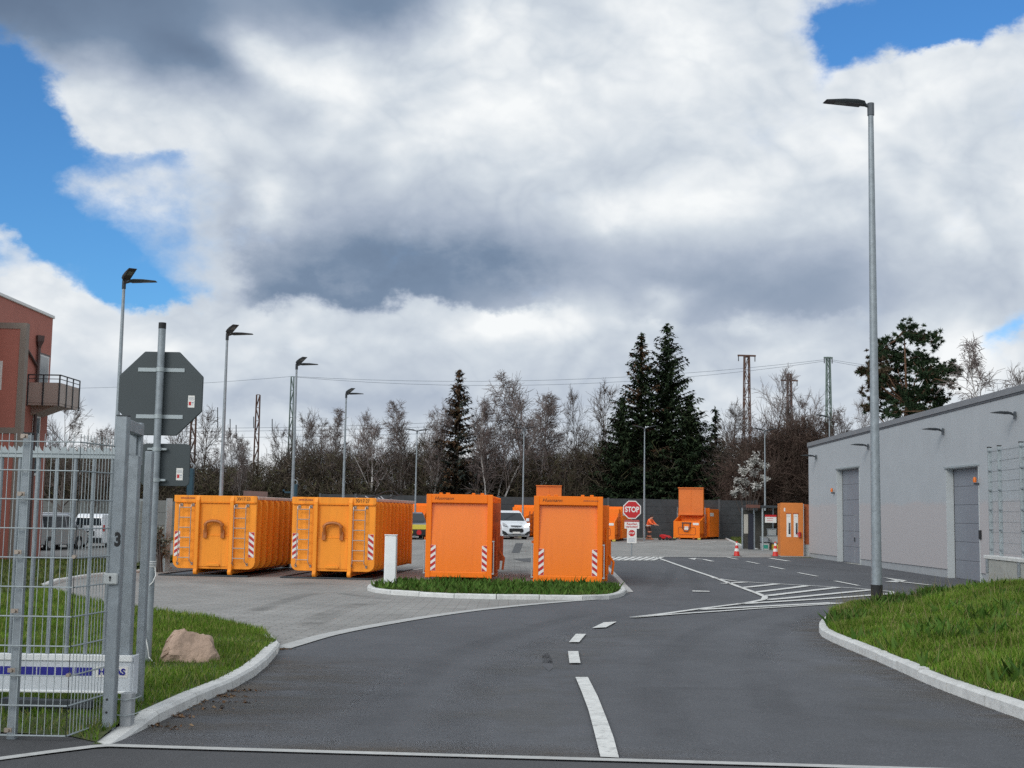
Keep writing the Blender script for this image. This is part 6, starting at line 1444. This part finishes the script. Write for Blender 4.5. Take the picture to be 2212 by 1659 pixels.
T = [('fork', 'bare tree with a pale V-forked trunk above the roll-off container marked 30/17-27', 803, 925, 103.5, BIRCH, TWIG, 1.0),
     ('birch_tall', 'slender pale birch with drooping top just left of the fourth twin-arm lamp', 727, 878, 104.5, BIRCH, TWIG, .8),
     ('dark', 'feathery bare tree just right of the fourth twin-arm lamp', 764, 896, 108, BARK, TWIG, .8),
     ('birch', 'thin pale birch sapling above the right end of the roll-off container nearest the gate', 524, 958, 103, BIRCH, TWIG, .6),
     ('birch_tall', 'pale birch left of the browned spruce, beside a street lamp', 899, 864, 105, BIRCH, TWIG, .9),
     ('birch', 'pale birch touching the left side of the browned spruce', 928, 868, 104, BIRCH, TWIG, .7),
     ('birch_fan', 'birch clump of many fanned pale stems above the left press container', 1062, 824, 104, BIRCH, TWIG, .9),
     ('birch', 'tallest feathery birch between the browned spruce and the dark spruces', 1138, 808, 106, BIRCH, TWIG, 1.0),
     ('birch_tall', 'bare birch directly behind the raised lid of the middle waste press', 1172, 846, 104, BIRCH, TWIG, 1.0),
     ('weep', 'pale-stemmed birch with drooping twigs above the right press container', 1206, 848, 105, BIRCH, TWIG, .8),
     ('weep', 'bare birch with pale twigs close right of the browned spruce', 1030, 858, 108, BIRCH, TWIG, .7),
     ('dark', 'dark-stemmed bare tree standing left of the twin spruces', 1290, 832, 106, BARK, TWIGD, .8),
     ('dark', 'dark bare tree between the birches and the dark-stemmed tree', 1254, 846, 108, BARK, TWIGD, .6),
     ('dark', 'broad bare tree between the two rusty masts', 1652, 806, 112, BARK, TWIG, .9),
     ('spread', 'spreading bare tree at the foot of the left rusty mast', 1588, 890, 104, BARK, TWIGD, .6),
     ('spread', 'round bare tree left of the green lattice mast', 1742, 872, 108, BARK, TWIG, .6),
     ('weep', 'bare tree between the green lattice mast and the tall lamp pole', 1818, 880, 108, BARK, TWIG, .7),
     ('dark', 'bare tree just left of the tall lamp pole above the hall roof', 1866, 868, 96, BARK, TWIG, .5),
     ('weep', 'pale drooping birch rising over the hall roof at far right', 2137, 742, 80, BIRCH, TWIG, .9),
     ('spread', 'low bare treetop over the hall roof beside the right edge', 2196, 822, 84, BARK, TWIG, .7),
     ('spread', 'spreading bare tree beside the house balcony', 152, 886, 88, BARK, TWIGD, .7),
     ('dark', 'bare tree between the house and the gate post', 208, 926, 96, BARK, TWIG, .8),
     ('spread', 'bare oak-like tree seen just right of the octagonal sign back', 452, 902, 108, BARK, TWIGD, .75),
     ('spread', 'bare tree seen through the gap between the two sign panels', 388, 920, 106, BARK, TWIGD, .7),
     ('dark', 'small bare tree left of the short rusty mast', 520, 930, 110, BARK, TWIG, .8),
     ('spread', 'twisted dark bare tree right of the short rusty mast', 604, 938, 106, BARK, TWIGD, .6),
     ('spread', 'gnarled bare tree close right of the blue-green mast', 662, 908, 106, BARK, TWIGD, .6),
     ('dark', 'bare treetop midway between the third and fourth twin-arm lamps', 698, 912, 109, BARK, TWIG, .8),
     ('spread', 'arching bare tree left of the first far street lamp', 862, 930, 105, BIRCH, TWIGD, .7),
     ('dark', 'bare tree far back above the left press container top edge', 968, 890, 112, BARK, TWIG, .8),
     ('dark', 'bare tree at the right foot of the second rusty mast', 1706, 884, 106, BARK, TWIGD, .7)]
for k, lb, x, y, Y, tr_, tw_, wd in T: bare(k, lb, x, y, Y, tr_, tw_, wide=wd)

def conifer(label, x, ytop, Y, rad, needle, tipm=None, brown=.0, dens=1.0, step=.34, seed=1, xb=None, thin_top=.0, group='spruces behind the yard wall', name='spruce'):
    rd = random.Random(seed); top = atY(x, ytop, Y); zb = hill_z(top.x, Y) - .3; H = top.z - zb
    t = thing(name, label, 'tree', (top.x, Y, zb), 0, group)
    MB().tube([(0, 0, 0), (0, 0, H * .5), (0, 0, H)], [.22, .12, .015], 8).build('trunk', BARK, t, fix=False)
    V, V2, BR = [], [], []; z = .5
    while z < H:
        f = z / H; rb = rad * ((1 - f) ** .85) * (1 - thin_top * f) + .14; k = int(rd.uniform(5, 8) + rb * 1.7) if f < .9 else 4
        for b in range(k):
            a = rd.uniform(0, 6.283); L = rb * rd.choice((rd.uniform(.45, .8), rd.uniform(.8, 1.12), rd.uniform(.9, 1.2))); ca, sa = math.cos(a), math.sin(a)
            sl = .35 * f - .28 * (1 - f) + rd.uniform(-.1, .1); n = max(2, int(L / .20)); dst = V2 if (tipm and (rd.random() < brown * (f ** 1.2) * 1.5)) else V
            zz = z + rd.uniform(-.15, .15); last = None
            for i in range(n + 1):
                s = i / n; r_ = L * s; zc = zz + r_ * sl + .22 * L * s * s * (.6 if f > .3 else .2)
                if last is not None and i % 2 == 0: BR.append((*last, r_ * ca, r_ * sa, zc, .018, .014)); 
                if last is None or i % 2 == 0: last = (r_ * ca, r_ * sa, zc)
                for q in range(max(1, int(3 * dens + rd.random()))):
                    w = rd.uniform(.06, .15); ln = rd.uniform(.2, .5) * (1 - .25 * s); da = a + rd.gauss(0, .9); dz_ = rd.uniform(-.95, .10)
                    ox, oy = r_ * ca + rd.gauss(0, .06), r_ * sa + rd.gauss(0, .06)
                    px_, py_ = -math.sin(da) * w, math.cos(da) * w
                    dst += [(ox - px_, oy - py_, zc), (ox + px_, oy + py_, zc + rd.uniform(-.03, .05)), (ox + math.cos(da) * ln, oy + math.sin(da) * ln, zc + ln * dz_)]
        z += step * rd.uniform(.8, 1.2)
    for i in range(30):
        a = rd.uniform(0, 6.283); zc = H - rd.uniform(0, .9); V += [(-.03, 0, zc), (.03, 0, zc), (math.cos(a) * .12, math.sin(a) * .12, zc + .2)]
    tri_mesh('crown', np.array(V), needle, t)
    if V2: tri_mesh('browned_branches', np.array(V2), tipm, t)
    tri_mesh('boughs', seg_quads(BR), BARK, t, 4)
    return t
conifer('narrow blue-green spruce with browned top above the left press container', 992, 800, 104, 3.0, BLUESP, BROWNSP, .6, 1.5, .34, 5)
conifer('tallest dark spruce, right one of the twin spruces behind the worker', 1441, 703, 107, 5.6, SPRUCE, None, 0, 1.5, .30, 7, thin_top=.0)
conifer('slightly lower dark spruce with browned tip, left of the twin spruces', 1385, 720, 106, 5.4, SPRUCE, BROWNSP, .25, 1.5, .30, 9, thin_top=.25)
conifer('shorter dark spruce right of the twin spruces, behind the raised press lid', 1490, 856, 104, 4.3, SPRUCE, None, 0, 1.6, .26, 12)
conifer('low bushy dark spruce at the left foot of the twin spruces', 1345, 862, 104.5, 3.6, SPRUCE, None, 0, 1.6, .26, 15)
conifer('small pale-green conifer between the dark spruces and the left rusty mast', 1545, 880, 112, 1.7, PINEN, None, 0, 1.2, .4, 18)

# broad pine behind the hall
pY = 84.0; ptop = atY(1953, 702, pY); zb = -.2; t = thing('pine_tree', 'broad dark pine rising over the hall roof right of the tall lamp pole', 'tree', (ptop.x, pY, zb))
L2 = lambda x, y: (lambda q: (q.x - ptop.x, q.z - zb))(atY(x, y, pY))
trk = [(.2, 0, 0), (.1, .1, 4), (-.15, 0, 7), (.1, 0, 9.5), (.0, 0, L2(1953, 715)[1])]
tb = MB(); tb.tube(trk, [.28, .24, .18, .10, .03], 10); TRB = tb
CL = [(1953, 722, 24, 22), (1925, 742, 26, 20), (1985, 742, 30, 22), (1905, 775, 30, 24), (1950, 770, 40, 26), (2005, 775, 36, 24), (1890, 815, 24, 20), (1930, 815, 40, 26), (1985, 815, 40, 26), (2030, 815, 34, 24), (2058, 795, 20, 16), (2068, 800, 12, 9), (1905, 850, 34, 20), (1960, 855, 44, 24), (2015, 850, 40, 22), (2045, 858, 20, 16), (1935, 888, 46, 20), (1990, 890, 46, 18), (1874, 800, 14, 14), (1870, 825, 12, 10), (2035, 880, 18, 12), (1890, 880, 24, 16)]
V, V2 = [], []; rd = random.Random(4)
for (x, y, rx, ry) in CL:
    cx_, cz = L2(x, y); sx, sz = rx / (FPX / pY), ry / (FPX / pY); cy = rd.uniform(-1.8, 1.8)
    k = min(range(len(trk)), key=lambda i: abs(trk[i][2] - (cz - 1.0))); TRB.tube([trk[k], ((trk[k][0] + cx_) / 2, cy / 2, (trk[k][2] + cz) / 2 - .15), (cx_, cy, cz)], [.085, .055, .02], 5)
    dry = x < 1935 and y > 765
    for pf in range(int(52 * rx * ry / 700) + 12):
        a, b = rd.gauss(0, .5), rd.gauss(0, .5); c = Vector((cx_ + a * sx, cy + rd.gauss(0, .55) * sx, cz + b * sz)); rr = rd.uniform(.16, .34)
        dst = V2 if dry and rd.random() < .62 else V
        if rd.random() < .5: TRB.tube([(cx_, cy, cz - .1), c], [.02, .01], 3)
        for q in range(40):
            d = Vector((rd.gauss(0, 1), rd.gauss(0, 1), rd.gauss(.35, .8))).normalized(); o = d.orthogonal().normalized(); o.rotate(Matrix.Rotation(rd.uniform(0, 6.28), 3, d)); w = rd.uniform(.025, .055)
            dst += [tuple(c + o * w), tuple(c - o * w), tuple(c + d * rr * rd.uniform(.7, 1.2))]
TRB.build('trunk', PINEB, t, fix=False); tri_mesh('crown', np.array(V), PINEN, t); tri_mesh('dry_branches', np.array(V2), PINEDRY, t)

# blossoming bush and pale shrub
def leafy(name, label, x, ybase, Y, pts, m, stem, n, sz, zb=None, cat='shrub'):
    q = atY(x, ybase, Y); zb = g(q.x, Y) if zb is None else zb; t = thing(name, label, cat, (q.x, Y, zb)); st = MB(); V = []; rd = random.Random(int(x))
    for (px_, py_, rr) in pts:
        c = atY(px_, py_, Y); c = Vector((c.x - q.x, rd.uniform(-.5, .5), c.z - zb)); r_ = rr / (FPX / Y); st.tube([(rd.uniform(-.1, .1), 0, -.1), (c.x * .4, c.y * .5, c.z * .55), c], [.045, .03, .012], 5)
        for k in range(7):
            e = c + Vector((rd.gauss(0, .6), rd.gauss(0, .6), rd.gauss(.1, .5))) * r_; st.tube([c - Vector((0, 0, r_ * .4)), e], [.014, .008], 3)
            for j in range(n):
                f = rd.random(); p = c.lerp(e, f) + Vector((rd.gauss(0, .22), rd.gauss(0, .22), rd.gauss(0, .2))) * r_; a = Vector((rd.gauss(0, 1), rd.gauss(0, 1), rd.gauss(0, 1))).normalized(); b = a.orthogonal().normalized(); s = sz * rd.uniform(.5, 1.3)
                V += [tuple(p - a * s), tuple(p - b * s * .7), tuple(p + a * s), tuple(p + b * s * .7)]
    st.build('stems', BARK, t, fix=False); tri_mesh('blossom' if m is BLOSSOM else 'leaves', np.array(V), m, t, 4); return t
leafy('blossoming_bush', 'white blossoming bush over the end of the dark slab wall', 1615, 1090, 95.8, [(1632, 990, 15), (1645, 1005, 12), (1620, 1000, 15), (1605, 1018, 15), (1632, 1022, 16), (1650, 1035, 10), (1592, 1038, 11), (1612, 1044, 14), (1632, 1050, 12), (1596, 1060, 12), (1615, 1066, 10), (1584, 1066, 8)], BLOSSOM, BARK, 24, .085, -.3)
leafy('pale_shrub', 'pale grey shrub between the sign pole and the roll-off container nearest the gate', 345, 1215, 40.6, [(335, 1150, 16), (350, 1145, 14), (340, 1168, 18), (356, 1170, 14), (332, 1185, 15), (350, 1190, 16)], leafmat('pale shrub leaves', [(.20, .21, .18), (.30, .31, .27), (.10, .11, .08)], .8), BARK, 26, .05)

# ------------------------------------------------------------------ railway masts and wires
def mast(label, x, ytop, Y, wb, wt, m, arm=None, xbase=None, zb=None, stub=True, nm='lattice_mast'):
    q = atY(x, ytop, Y); zb = hill_z(q.x, Y) - .5; H = q.z - zb; t = thing('lattice_mast', label, 'mast', (q.x, Y, zb), R(5), 'railway lattice masts on the bank')
    b = MB(); n = max(6, int(H / 1.3)); w = lambda z: wb + (wt - wb) * z / H
    for sx in (-1, 1):
        for sy in (-1, 1): b.tube([(sx * wb / 2, sy * wb / 2, 0), (sx * wt / 2, sy * wt / 2, H)], .06, 4)
    for i in range(n):
        z0, z1 = H * i / n, H * (i + 1) / n; a, c = w(z0) / 2, w(z1) / 2
        for s in (-1, 1):
            k = 1 if i % 2 else -1
            b.tube([(-a * k, s * a, z0), (c * k, s * c, z1)], .038, 4); b.tube([(s * a, -a * k, z0), (s * c, c * k, z1)], .038, 4)
        b.tube([(-c, -c, z1), (c, -c, z1)], .035, 4)
    b.build('lattice', m, t, fix=False)
    if arm:
        a = MB(); w_, dz_ = arm
        a.b2((-w_ / 2, -.1, H - dz_), (w_ / 2, .1, H - dz_ + .16)); a.b2((-wt / 2 - .05, -.2, H - .1), (wt / 2 + .05, .2, H + .04)); a.build('crossarm', m, t)
        for sx in (-1, 1):
            i_ = MB(); i_.tube([(sx * w_ * .46, 0, H - dz_), (sx * w_ * .46, 0, H - dz_ - .5)], .05, 6); i_.build('insulator', DKMETAL, t)
    return t
mast('rusty lattice mast with T-shaped top, right of the dark spruces', 1613, 770, 128, .78, .46, RUSTM, (1.85, 0))
mast('smaller rusty lattice mast with crossarm below its tip, second from the right', 1705, 808, 140, .8, .36, RUSTM, (1.9, .8))
mast('slim green lattice mast carrying the overhead wires, nearest the pine', 1789, 772, 130, .72, .32, GREENM, (.9, .12))
mast('short rusty lattice mast between the second and third twin-arm lamps', 558, 853, 132, .5, .34, RUSTM)
mast('blue-green lattice mast touching the third twin-arm lamp', 632, 814, 132, .42, .28, GREENM)
mast('rusty lattice mast partly hidden by the octagonal sign back', 419, 888, 122, .56, .42, RUSTM)
def wire(label, spans, name='overhead_line'):
    b = MB()
    for (xa, ya, Ya), (xb, yb, Yb), sag in spans:
        A, B = atY(xa, ya, Ya), atY(xb, yb, Yb); b.tube([A.lerp(B, i / 14) - Vector((0, 0, sag * 4 * (i / 14) * (1 - i / 14))) for i in range(15)], .017, 4)
    o = b.build(name, WIREM, fix=False); tag(o, label, 'wire')
wire('long overhead wires running from the blue-green mast to the green mast', [((632, 813, 132), (1789, 776, 130), 1.25), ((632, 814, 133), (1789, 779, 131), 1.65)])
wire('overhead wire from the house balcony side to the blue-green mast', [((-60, 838, 150), (632, 813, 132), .5)])
wire('overhead wires from the green mast to the right edge', [((1789, 776, 130), (2330, 830, 120), .4), ((1789, 779, 130), (2330, 838, 120), .5)])
wire('low railway contact wires left of the browned spruce', [((300, 925, 128), (960, 912, 128), .2), ((300, 932, 128), (960, 921, 128), .15), ((440, 945, 128), (940, 936, 128), .1)], 'contact_line')
cb_ = MB()
for x, y0, y1 in ((497, 905, 945), (510, 918, 948), (548, 900, 925), (588, 905, 935), (470, 880, 925)):
    A, B = atY(x, y0, 128), atY(x, y1, 128); cb_.tube([A, B], .05, 5)
tag(cb_.build('insulator_string', DKMETAL), 'dark insulator hangers on the railway contact wires at left', 'insulator')
